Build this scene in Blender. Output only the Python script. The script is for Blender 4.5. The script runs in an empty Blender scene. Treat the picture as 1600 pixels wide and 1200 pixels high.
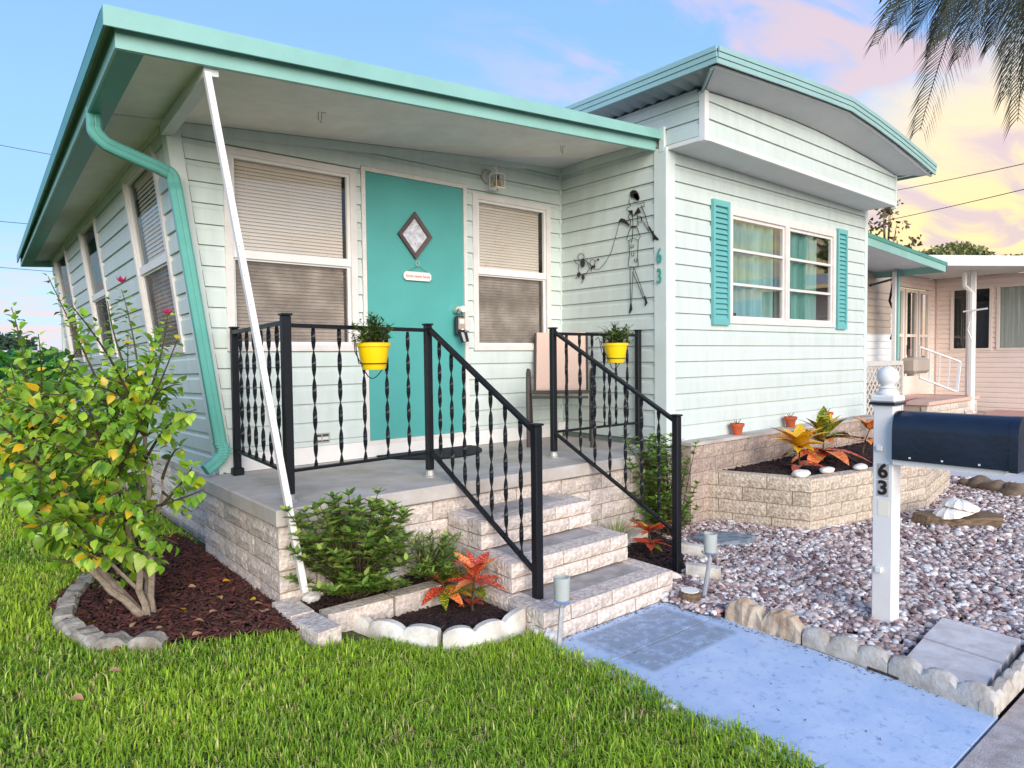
import bpy, math, random
import numpy as np
from mathutils import Vector, Matrix, noise as mnoise
random.seed(7); rng = np.random.default_rng(7)
S = bpy.context.scene
PI = math.pi

# ------------------------------------------------------------------ camera
CR = np.array([[0.7699444198475073, 0.03402079994675032, -0.6372034019970929],
               [-0.6380157054310157, 0.023790416134715837, -0.7696557514392396],
               [-0.0110249702516127, 0.999137929052401, 0.04002310282612793]])
CAM = np.array([0, 0, 1.40]); FPX = 1067.5996
cd = bpy.data.cameras.new('camera'); cam = bpy.data.objects.new('camera', cd)
S.collection.objects.link(cam)
cd.sensor_width = 36; cd.lens = FPX/1600*36; cd.clip_start = .05; cd.clip_end = 2000
m4 = Matrix.Identity(4)
for i in range(3):
    for j in range(3): m4[i][j] = CR[i][j]
    m4[i][3] = CAM[i]
cam.matrix_world = m4; S.camera = cam

def ray(u, v):
    return CR @ np.array([(u-800), -(v-600), -FPX])
def at(u, v, x=None, y=None, z=None):
    """point on a real plane of the place seen at photo position u,v"""
    d = ray(u, v)
    if x is not None: t = (x-CAM[0])/d[0]
    elif y is not None: t = (y-CAM[1])/d[1]
    else: t = (z-CAM[2])/d[2]
    return Vector(CAM + t*d)
def dep(u, v, d):
    return Vector(CAM + ray(u, v)/FPX*d)

# ------------------------------------------------------------------ world, sun, exposure
SUN_EL, SUN_AZ = math.radians(17), math.radians(203)     # azimuth from +Y towards +X
w = bpy.data.worlds.new('World'); S.world = w; w.use_nodes = True
nt = w.node_tree; nt.nodes.clear()
def N(t, **k):
    n = nt.nodes.new(t)
    for a, b in k.items(): setattr(n, a, b)
    return n
L = lambda a, b: nt.links.new(a, b)
def ramp(stops, interp='EASE'):
    r = N('ShaderNodeValToRGB'); r.color_ramp.interpolation = interp
    e = r.color_ramp.elements
    while len(e) < len(stops): e.new(.5)
    for q, (p, c) in zip(e, stops):
        q.position = p; q.color = (c[0], c[1], c[2], 1) if not isinstance(c, (int, float)) else (c, c, c, 1)
    return r
out = N('ShaderNodeOutputWorld')
sky = N('ShaderNodeTexSky'); sky.sky_type = 'NISHITA'; sky.sun_disc = False
sky.sun_elevation = SUN_EL; sky.sun_rotation = SUN_AZ; sky.air_density = 1.2; sky.dust_density = .6; sky.ozone_density = 2.0
bg1 = N('ShaderNodeBackground'); bg1.inputs[1].default_value = .10
L(sky.outputs[0], bg1.inputs[0])
tc = N('ShaderNodeTexCoord')
sep = N('ShaderNodeSeparateXYZ'); L(tc.outputs['Generated'], sep.inputs[0])
el = N('ShaderNodeMath', operation='MAXIMUM'); L(sep.outputs[2], el.inputs[0]); el.inputs[1].default_value = 0
# warmth: how near the direction is to the sunset
dt = N('ShaderNodeVectorMath', operation='DOT_PRODUCT'); L(tc.outputs['Generated'], dt.inputs[0])
dt.inputs[1].default_value = (.968, -.20, -.03)
# cloud plane coordinates
den = N('ShaderNodeMath', operation='ADD'); L(el.outputs[0], den.inputs[0]); den.inputs[1].default_value = .12
dv = N('ShaderNodeVectorMath', operation='DIVIDE'); L(tc.outputs['Generated'], dv.inputs[0])
cmb = N('ShaderNodeCombineXYZ')
for k in range(3): L(den.outputs[0], cmb.inputs[k])
L(cmb.outputs[0], dv.inputs[1])
mp = N('ShaderNodeMapping'); L(dv.outputs[0], mp.inputs[0]); mp.inputs['Rotation'].default_value = (0, 0, .5); mp.inputs['Scale'].default_value = (.55, 1.1, 1); mp.inputs['Location'].default_value=(3.45,1.7,0)
nz = N('ShaderNodeTexNoise'); L(mp.outputs[0], nz.inputs[0]); nz.inputs['Scale'].default_value = 1.5; nz.inputs['Detail'].default_value = 7; nz.inputs['Roughness'].default_value = .55
nz2 = N('ShaderNodeTexNoise'); L(mp.outputs[0], nz2.inputs[0]); nz2.inputs['Scale'].default_value = 3.4; nz2.inputs['Detail'].default_value = 6; nz2.inputs['Distortion'].default_value = .6
# blue base by elevation
blue = ramp([(0, (.62, .62, .80)), (.07, (.42, .66, .92)), (.22, (.31, .58, 1.0)), (.5, (.25, .48, 1.0)), (1, (.13, .30, .80))])
L(el.outputs[0], blue.inputs[0])
warmc = ramp([(0, (1.0, .58, .42)), (.06, (1.0, .70, .34)), (.15, (1.05, .80, .34)), (.28, (1.02, .80, .50)), (.42, (.84, .66, .70))])
L(el.outputs[0], warmc.inputs[0])
# glow mask: near the sunset and low, edges broken by clouds
el_ = N('ShaderNodeMath', operation='MULTIPLY'); L(el.outputs[0], el_.inputs[0]); el_.inputs[1].default_value = -1.15
a1 = N('ShaderNodeMath', operation='ADD'); L(dt.outputs['Value'], a1.inputs[0]); L(el_.outputs[0], a1.inputs[1])
n_s = N('ShaderNodeMath', operation='MULTIPLY_ADD'); L(nz.outputs[0], n_s.inputs[0]); n_s.inputs[1].default_value = .5; n_s.inputs[2].default_value = -.25
a2 = N('ShaderNodeMath', operation='ADD'); L(a1.outputs[0], a2.inputs[0]); L(n_s.outputs[0], a2.inputs[1])
glow = N('ShaderNodeMapRange', interpolation_type='SMOOTHSTEP'); L(a2.outputs[0], glow.inputs[0])
glow.inputs[1].default_value = .33; glow.inputs[2].default_value = .56
mixw = N('ShaderNodeMix', data_type='RGBA'); L(glow.outputs[0], mixw.inputs['Factor']); L(blue.outputs[0], mixw.inputs['A']); L(warmc.outputs[0], mixw.inputs['B'])
# pink and mauve clouds, thicker towards the sunset side and at the horizon
cm = N('ShaderNodeMapRange', interpolation_type='SMOOTHSTEP'); L(nz2.outputs[0], cm.inputs[0]); cm.inputs[1].default_value = .44; cm.inputs[2].default_value = .60
side = N('ShaderNodeMapRange'); L(dt.outputs['Value'], side.inputs[0]); side.inputs[1].default_value = .30; side.inputs[2].default_value = .70
low = N('ShaderNodeMapRange'); L(el.outputs[0], low.inputs[0]); low.inputs[1].default_value = .16; low.inputs[2].default_value = .03; low.inputs[3].default_value = 0; low.inputs[4].default_value = .8
mx = N('ShaderNodeMath', operation='MAXIMUM'); L(side.outputs[0], mx.inputs[0]); L(low.outputs[0], mx.inputs[1])
cf = N('ShaderNodeMath', operation='MULTIPLY'); L(cm.outputs[0], cf.inputs[0]); L(mx.outputs[0], cf.inputs[1])
cf2 = N('ShaderNodeMath', operation='MULTIPLY'); L(cf.outputs[0], cf2.inputs[0]); cf2.inputs[1].default_value = .95
pink = ramp([(0, (.86, .50, .55)), (.12, (.72, .52, .52)), (.3, (.74, .56, .60)), (1, (.72, .62, .75))]); L(el.outputs[0], pink.inputs[0])
mixp = N('ShaderNodeMix', data_type='RGBA'); L(cf2.outputs[0], mixp.inputs['Factor']); L(mixw.outputs['Result'], mixp.inputs['A']); L(pink.outputs[0], mixp.inputs['B'])
bg2 = N('ShaderNodeBackground'); L(mixp.outputs['Result'], bg2.inputs[0]); bg2.inputs[1].default_value = .74
ms = N('ShaderNodeMixShader'); ms.inputs[0].default_value = .82
L(bg1.outputs[0], ms.inputs[1]); L(bg2.outputs[0], ms.inputs[2]); L(ms.outputs[0], out.inputs[0])

sl = bpy.data.lights.new('sun', 'SUN'); sun = bpy.data.objects.new('sun', sl); S.collection.objects.link(sun)
sl.energy = 2.7; sl.angle = math.radians(48); sl.color = (1, .93, .84)
sd = Vector((math.sin(SUN_AZ)*math.cos(SUN_EL), math.cos(SUN_AZ)*math.cos(SUN_EL), math.sin(SUN_EL)))
sun.rotation_euler = sd.to_track_quat('Z', 'Y').to_euler()
S.view_settings.view_transform = 'Standard'; S.view_settings.look = 'None'
S.view_settings.exposure = .80; S.view_settings.gamma = 1; S.view_settings.use_curve_mapping = False
S.render.engine = 'CYCLES'
S.cycles.max_bounces = 6; S.cycles.transparent_max_bounces = 12

# ------------------------------------------------------------------ materials
def srgb(r, g, b):
    f = lambda c: (c/255/12.92) if c/255 <= .04045 else ((c/255+.055)/1.055)**2.4
    return (f(r), f(g), f(b))
MATS = {}
def mat(name, col, rough=.6, var=.0, scale=8, bump=0., bscale=None, metal=0., spec=.5, col2=None, objvar=0., attr=False, sub=0, dist=.01, coat=0, stretch=None, bdetail=4):
    m = bpy.data.materials.new(name); m.use_nodes = True; MATS[name] = m
    t = m.node_tree; b = t.nodes['Principled BSDF']
    b.inputs['Roughness'].default_value = rough; b.inputs['Metallic'].default_value = metal
    b.inputs['Specular IOR Level'].default_value = spec
    if coat: b.inputs['Coat Weight'].default_value = coat
    n = lambda k: t.nodes.new(k)
    tcn = n('ShaderNodeTexCoord'); vec = tcn.outputs['Object']
    if stretch:
        mpn = n('ShaderNodeMapping'); mpn.inputs['Scale'].default_value = stretch; t.links.new(vec, mpn.inputs[0]); vec = mpn.outputs[0]
    cur = None
    if attr:
        a = n('ShaderNodeVertexColor'); a.layer_name = 'Col'; cur = a.outputs[0]
    c2 = col2 if col2 else tuple(c*(1-var) for c in col)
    if var or col2:
        z = n('ShaderNodeTexNoise'); z.inputs['Scale'].default_value = scale; z.inputs['Detail'].default_value = 6; z.inputs['Roughness'].default_value = .65
        t.links.new(vec, z.inputs[0])
        mr = n('ShaderNodeMapRange'); t.links.new(z.outputs[0], mr.inputs[0]); mr.inputs[1].default_value = .36; mr.inputs[2].default_value = .66
        mixn = n('ShaderNodeMix'); mixn.data_type = 'RGBA'; t.links.new(mr.outputs[0], mixn.inputs['Factor'])
        mixn.inputs['A'].default_value = (*col, 1); mixn.inputs['B'].default_value = (*c2, 1)
        if cur:
            mu = n('ShaderNodeMix'); mu.data_type = 'RGBA'; mu.blend_type = 'MULTIPLY'; mu.inputs['Factor'].default_value = 1
            t.links.new(mixn.outputs['Result'], mu.inputs['A']); t.links.new(cur, mu.inputs['B']); cur = mu.outputs['Result']
        else: cur = mixn.outputs['Result']
    if objvar:
        oi = n('ShaderNodeObjectInfo'); hs = n('ShaderNodeHueSaturation')
        mr2 = n('ShaderNodeMapRange'); t.links.new(oi.outputs['Random'], mr2.inputs[0]); mr2.inputs[3].default_value = 1-objvar; mr2.inputs[4].default_value = 1+objvar
        t.links.new(mr2.outputs[0], hs.inputs['Value'])
        if cur: t.links.new(cur, hs.inputs['Color'])
        else: hs.inputs['Color'].default_value = (*col, 1)
        cur = hs.outputs[0]
    if cur: t.links.new(cur, b.inputs['Base Color'])
    else: b.inputs['Base Color'].default_value = (*col, 1)
    if bump:
        z2 = n('ShaderNodeTexNoise'); z2.inputs['Scale'].default_value = bscale or scale*4; z2.inputs['Detail'].default_value = bdetail
        t.links.new(vec, z2.inputs[0])
        bp = n('ShaderNodeBump'); bp.inputs['Strength'].default_value = bump; bp.inputs['Distance'].default_value = dist
        t.links.new(z2.outputs[0], bp.inputs['Height']); t.links.new(bp.outputs[0], b.inputs['Normal'])
    if sub:
        # thin leaf: light passes through
        o = t.nodes['Material Output']; tr = n('ShaderNodeBsdfTranslucent'); mxs = n('ShaderNodeMixShader'); mxs.inputs[0].default_value = sub
        if cur: t.links.new(cur, tr.inputs[0])
        else: tr.inputs[0].default_value = (*col, 1)
        t.links.new(b.outputs[0], mxs.inputs[1]); t.links.new(tr.outputs[0], mxs.inputs[2]); t.links.new(mxs.outputs[0], o.inputs[0])
    return m
SID = mat('siding_vinyl', srgb(205, 214, 206), .45, .10, 3.5, .12, 60, objvar=.03, dist=.002, stretch=(3, 3, .6))
LAPSHADE = mat('lap_shade_core', srgb(118, 130, 124), .9, .1, 5)  # wall core coloured dark so plank gaps show as painted shadow lines
TRIMW = mat('trim_white', srgb(214, 222, 214), .45, .08, 5, .05, 50)
WHITE = mat('white_paint', srgb(232, 228, 222), .4, .07, 6, .05, 60)
FRAME = mat('window_frame_paint', srgb(226, 218, 210), .35, .12, 9, .05, 60)
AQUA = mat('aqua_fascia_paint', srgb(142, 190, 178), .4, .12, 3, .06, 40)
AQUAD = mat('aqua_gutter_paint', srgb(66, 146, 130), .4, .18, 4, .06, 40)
SPOUT = mat('downspout_paint', srgb(100, 174, 160), .35, .14, 6, .05, 40)
DOOR = mat('teal_door_paint', srgb(82, 164, 156), .42, .10, 2.5, .08, 45, dist=.003)
SHUT = mat('shutter_vinyl', srgb(106, 176, 172), .45, .08, 5, .05)
SOFF = mat('soffit_board', srgb(236, 230, 220), .8, .12, 5, .25, 70, dist=.003)
SOFF2 = mat('box_soffit_board', srgb(214, 216, 214), .7, .08, 4, .15, 60, dist=.003)
BRICK = mat('split_face_block', srgb(228, 216, 204), .9, 0, 38, 1.0, 55, col2=srgb(182, 162, 148), objvar=.13, dist=.012, bdetail=8)
BRICKD = mat('planter_block', srgb(218, 204, 184), .9, 0, 34, 1.0, 48, col2=srgb(160, 138, 114), objvar=.14, dist=.014, bdetail=8)
BRICKP = mat('foundation_block', srgb(192, 172, 158), .9, 0, 32, .9, 48, col2=srgb(142, 120, 104), objvar=.12, dist=.01, bdetail=8)
MORT = mat('mortar', srgb(160, 142, 120), .95, .25, 30, .4, 90)
CONC = mat('porch_concrete', srgb(196, 188, 180), .85, 0, 3, .25, 60, col2=srgb(168, 156, 142), dist=.003)
CONCT = mat('tread_concrete', srgb(176, 170, 165), .85, 0, 7, .4, 70, col2=srgb(142, 134, 126), dist=.004)
CONCS = mat('sidewalk_concrete', srgb(196, 184, 176), .9, 0, 12, .6, 140, col2=srgb(160, 146, 138), dist=.004)
PAVE = mat('paver_concrete', srgb(216, 210, 206), .88, 0, 10, .4, 90, col2=srgb(186, 178, 174), dist=.004)
EDGE = mat('edging_concrete', srgb(206, 198, 186), .88, 0, 9, .6, 60, col2=srgb(158, 144, 124), dist=.006)
EDGEW = mat('edging_white', srgb(230, 224, 212), .85, 0, 9, .5, 60, col2=srgb(190, 180, 164), dist=.006)
EDGEO = mat('edging_weathered', srgb(176, 168, 156), .9, 0, 9, .8, 50, col2=srgb(118, 106, 92), dist=.008)
BLACK = mat('black_iron_paint', (.009, .010, .013), .42, .2, 30, .12, 90, spec=.3)
STEEL = mat('galvanised_steel', (.52, .50, .46), .45, .2, 30, .1, metal=.5)
SHINY = mat('bright_metal', (.72, .72, .70), .2, metal=1)
WPOLE = mat('chalky_white_pole', srgb(236, 228, 222), .5, .1, 14, .08, 60)
YPOT = mat('yellow_pot_plastic', srgb(250, 208, 10), .35, .05, 10)
SOIL = mat('potting_soil', (.035, .022, .014), .95, .5, 40, .8, 90)
BLIND = mat('blind_vinyl', srgb(244, 226, 212), .55, .05, 3)
MULCHG = mat('mulch_ground', (.028, .012, .008), .95, .5, 25, 1, 60, dist=.02)
MULCH = mat('mulch_chips', (1, 1, 1), .9, .35, 60, .3, attr=True)
PEB = mat('pebbles', (1, 1, 1), .75, .30, 60, .25, 160, attr=True, dist=.003)
GRAVG = mat('gravel_ground', srgb(82, 68, 64), .95, .4, 30, .8, 70)
GRASSM = mat('grass_blades', (1, 1, 1), .5, 0, attr=True, sub=.3, spec=.3)
LAWNG = mat('lawn_ground', srgb(74, 96, 30), .95, 0, 14, .8, 60, col2=srgb(92, 84, 44), dist=.03)
LEAFH = mat('hibiscus_leaf', (1, 1, 1), .38, .10, 40, attr=True, sub=.3)
LEAFG = mat('green_leaf', srgb(138, 174, 48), .38, .3, 14, sub=.3, objvar=.28)
LEAFL = mat('lime_leaf', srgb(180, 202, 60), .38, .3, 14, sub=.3, objvar=.2)
LEAFY = mat('yellow_leaf', srgb(240, 196, 30), .45, 0, 20, sub=.3, objvar=.1, col2=srgb(214, 160, 30))
BARK = mat('pale_bark', srgb(160, 142, 122), .9, .4, 30, .7, 60)
BARKD = mat('dark_stem', srgb(84, 72, 46), .9, .3, 30, .4, 60)
PETAL = mat('pink_petal', srgb(226, 60, 110), .5, .2, 20, sub=.3)
TERRA = mat('terracotta', srgb(196, 92, 52), .85, .25, 16, .3, 70)
STONEW = mat('white_stone', srgb(238, 232, 222), .8, .12, 14, .4, 50, objvar=.05)
STONEB = mat('brown_rock', srgb(132, 112, 90), .85, .45, 9, .7, 30, objvar=.15)
STONET = mat('tan_rock', srgb(212, 194, 168), .9, 0, 9, .9, 26, col2=srgb(160, 132, 106), objvar=.08)
SLATE = mat('blue_grey_slate', srgb(150, 160, 168), .6, 0, 10, .8, 18, col2=srgb(72, 82, 92), stretch=(1, 5, 5))
WOOD = mat('weathered_wood', srgb(136, 112, 84), .85, 0, 9, .8, 24, col2=srgb(78, 60, 42), stretch=(1, 7, 7))
NAVY = mat('mailbox_navy_paint', srgb(26, 36, 52), .30, .45, 5, .10, 40, spec=.6)
ARTM = mat('wall_art_iron', (.02, .016, .014), .45, .3, 40, .1)
ARTC = mat('wall_art_copper', (.20, .05, .025), .4, .4, 60)
CHAIRF = mat('brown_chair_frame', srgb(66, 54, 48), .35, .1, 20, spec=.6)
SLING = mat('sling_fabric', srgb(214, 184, 166), .8, .06, 100, .3, 400, dist=.001)
RUBBER = mat('black_mat_fibre', (.010, .010, .013), .95, .3, 120, .8, 200)
NUMT = mat('teal_number_paint', srgb(70, 165, 150), .4, .25, 50)
NUMK = mat('black_number', (.02, .012, .010), .4)
TILE = mat('number_tile', srgb(186, 178, 172), .3, .15, 30)
LETR = mat('rust_lettering', srgb(190, 84, 44), .6)
CURT = mat('teal_curtain', srgb(150, 204, 192), .85, 0, 2, .1, 120, col2=srgb(74, 146, 134), stretch=(9, 1, .3), sub=.15)
INTER = mat('dark_interior', srgb(38, 36, 34), .9)
PINK = mat('pink_siding', srgb(242, 222, 210), .5, .05, 3, objvar=.02)
PINKT = mat('cream_trim', srgb(238, 222, 208), .5, .05, 3)
SHEET = mat('sheer_curtain', srgb(196, 200, 190), .8, 0, 2, col2=srgb(150, 156, 148), stretch=(1, 16, .2))
TANW = mat('tan_siding', srgb(176, 158, 140), .6, .08, 3)
LATT = mat('lattice_vinyl', srgb(214, 204, 190), .6, .1, 10)
ROOFM = mat('white_roof_metal', srgb(214, 216, 218), .45, .08, 2)
ROOFF = mat('metal_roof_fascia', srgb(150, 186, 180), .4, .10, 2.5, .05)
CORR = mat('corrugated_metal', srgb(150, 158, 158), .4, .2, 6, metal=.4)
PALM = mat('palm_leaflet', srgb(52, 56, 28), .7, .5, 3, sub=.15)
TREEL = mat('tree_foliage', (1, 1, 1), .6, 0, attr=True, sub=.2)
DRIVE = mat('driveway_concrete', srgb(210, 210, 212), .85, .12, 4, .2, 80)
ROADM = mat('road_asphalt', (.06, .06, .06), .9, .3, 20, .4, 100)
CABLE = mat('cable_black', (.03, .03, .03), .6)
AMBER = mat('amber_glass', srgb(220, 168, 40), .15, .2, 20, sub=.4)
FROST = mat('frosted_plastic', srgb(216, 220, 214), .25, .08, 30, sub=.4)
BRASSD = mat('lockbox_black', (.015, .015, .018), .35)
GALV = mat('light_back_plate', srgb(176, 178, 176), .35, .15, 20)
BLUEW = None

def glass_mat(name, tint=(1, 1, 1), base=.04, ior=1.5, boost=1.0):
    m = bpy.data.materials.new(name); m.use_nodes = True; t = m.node_tree; t.nodes.clear()
    o = t.nodes.new('ShaderNodeOutputMaterial'); f = t.nodes.new('ShaderNodeFresnel'); f.inputs[0].default_value = ior
    ad = t.nodes.new('ShaderNodeMath'); ad.operation = 'MULTIPLY_ADD'; ad.use_clamp = True
    t.links.new(f.outputs[0], ad.inputs[0]); ad.inputs[1].default_value = boost; ad.inputs[2].default_value = base
    ge = t.nodes.new('ShaderNodeNewGeometry'); bk_ = t.nodes.new('ShaderNodeMix'); bk_.data_type = 'FLOAT'      # the inner face of a pane: small constant reflection
    t.links.new(ge.outputs['Backfacing'], bk_.inputs['Factor']); t.links.new(ad.outputs[0], bk_.inputs['A']); bk_.inputs['B'].default_value = .03; ad = bk_
    tr = t.nodes.new('ShaderNodeBsdfTransparent'); tr.inputs[0].default_value = (*tint, 1)
    g = t.nodes.new('ShaderNodeBsdfGlossy'); g.inputs['Roughness'].default_value = .02
    mxn = t.nodes.new('ShaderNodeMixShader'); t.links.new(ad.outputs['Result'], mxn.inputs[0])
    t.links.new(tr.outputs[0], mxn.inputs[1]); t.links.new(g.outputs[0], mxn.inputs[2]); t.links.new(mxn.outputs[0], o.inputs[0])
    return m
GLASS = glass_mat('window_glass', (.95, .96, .95), .03, 1.5, 1.0)
GLASSB = glass_mat('front_window_glass', (.94, .96, .95), .16, 1.55, 1.2)
GLASSC = glass_mat('clear_shade_glass', (.95, .95, .92), .05)
def screen_mat():
    m = bpy.data.materials.new('insect_screen'); m.use_nodes = True; t = m.node_tree; b = t.nodes['Principled BSDF']
    b.inputs['Base Color'].default_value = (.13, .10, .085, 1); b.inputs['Roughness'].default_value = .8
    z = t.nodes.new('ShaderNodeTexNoise'); z.inputs['Scale'].default_value = 6; tcn = t.nodes.new('ShaderNodeTexCoord'); t.links.new(tcn.outputs['Object'], z.inputs[0])
    mr = t.nodes.new('ShaderNodeMapRange'); mr.inputs[1].default_value = .3; mr.inputs[2].default_value = .7; mr.inputs[3].default_value = .16; mr.inputs[4].default_value = .36
    t.links.new(z.outputs[0], mr.inputs[0]); t.links.new(mr.outputs[0], b.inputs['Alpha']); return m
SCREEN = screen_mat()

def walkway_mat():
    m = mat('blue_painted_concrete', srgb(192, 207, 226), .75, 0, 5, .35, 60, col2=srgb(172, 193, 220), dist=.003)
    t = m.node_tree; b = t.nodes['Principled BSDF']; n = lambda k, **a: t.nodes.new(k)
    prev = b.inputs['Base Color'].links[0].from_socket
    tcn = n('ShaderNodeTexCoord'); sx = n('ShaderNodeSeparateXYZ'); t.links.new(tcn.outputs['Object'], sx.inputs[0])
    z = n('ShaderNodeTexNoise'); z.inputs['Scale'].default_value = 14; z.inputs['Detail'].default_value = 12; z.inputs['Roughness'].default_value = .75; t.links.new(tcn.outputs['Object'], z.inputs[0])
    def band(sock, lo, hi, soft):
        a = n('ShaderNodeMapRange'); t.links.new(sock, a.inputs[0]); a.inputs[1].default_value = lo-soft; a.inputs[2].default_value = lo+soft
        c = n('ShaderNodeMapRange'); t.links.new(sock, c.inputs[0]); c.inputs[1].default_value = hi-soft; c.inputs[2].default_value = hi+soft; c.inputs[3].default_value = 1; c.inputs[4].default_value = 0
        u = n('ShaderNodeMath'); u.operation = 'MULTIPLY'; t.links.new(a.outputs[0], u.inputs[0]); t.links.new(c.outputs[0], u.inputs[1]); return u.outputs[0]
    q = n('ShaderNodeMath'); q.operation = 'MULTIPLY'; t.links.new(band(sx.outputs[0], 2.36, 3.02, .02), q.inputs[0]); t.links.new(band(sx.outputs[1], 1.89, 2.37, .015), q.inputs[1])
    mr = n('ShaderNodeMapRange'); t.links.new(z.outputs[0], mr.inputs[0]); mr.inputs[1].default_value = .32; mr.inputs[2].default_value = .52
    q2 = n('ShaderNodeMath'); q2.operation = 'MULTIPLY'; t.links.new(q.outputs[0], q2.inputs[0]); t.links.new(mr.outputs[0], q2.inputs[1])
    mx = n('ShaderNodeMix'); mx.data_type = 'RGBA'; t.links.new(q2.outputs[0], mx.inputs['Factor']); t.links.new(prev, mx.inputs['A']); mx.inputs['B'].default_value = (*srgb(142, 154, 168), 1)
    # darker scuffs and dirt specks
    z2 = n('ShaderNodeTexNoise'); z2.inputs['Scale'].default_value = 22; z2.inputs['Detail'].default_value = 10; z2.inputs['Roughness'].default_value = .7; t.links.new(tcn.outputs['Object'], z2.inputs[0])
    m2 = n('ShaderNodeMapRange'); t.links.new(z2.outputs[0], m2.inputs[0]); m2.inputs[1].default_value = .54; m2.inputs[2].default_value = .70; m2.inputs[4].default_value = .6
    mx2 = n('ShaderNodeMix'); mx2.data_type = 'RGBA'; t.links.new(m2.outputs[0], mx2.inputs['Factor']); t.links.new(mx.outputs['Result'], mx2.inputs['A']); mx2.inputs['B'].default_value = (*srgb(104, 128, 160), 1)
    t.links.new(mx2.outputs['Result'], b.inputs['Base Color']); return m
BLUEW = walkway_mat()

def croton_mat(name, a, bcol, vein):
    m = bpy.data.materials.new(name); m.use_nodes = True; t = m.node_tree; b = t.nodes['Principled BSDF']
    b.inputs['Roughness'].default_value = .35
    tcn = t.nodes.new('ShaderNodeTexCoord'); z = t.nodes.new('ShaderNodeTexNoise'); z.inputs['Scale'].default_value = 26; t.links.new(tcn.outputs['Object'], z.inputs[0])
    r = t.nodes.new('ShaderNodeValToRGB'); e = r.color_ramp.elements; e[0].position = .38; e[0].color = (*vein, 1); e[1].position = .5; e[1].color = (*a, 1)
    q = e.new(.66); q.color = (*bcol, 1)
    t.links.new(z.outputs[0], r.inputs[0]); t.links.new(r.outputs[0], b.inputs['Base Color']); return m
CRY = croton_mat('croton_yellow_leaf', srgb(250, 196, 30), srgb(238, 130, 40), srgb(150, 160, 30))
CRR = croton_mat('croton_red_leaf', srgb(196, 60, 40), srgb(240, 130, 90), srgb(90, 26, 30))
CRG = croton_mat('croton_green_leaf', srgb(70, 110, 36), srgb(210, 180, 40), srgb(30, 60, 24))
CRO = croton_mat('croton_orange_leaf', srgb(240, 130, 60), srgb(246, 170, 110), srgb(180, 50, 40))

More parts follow.
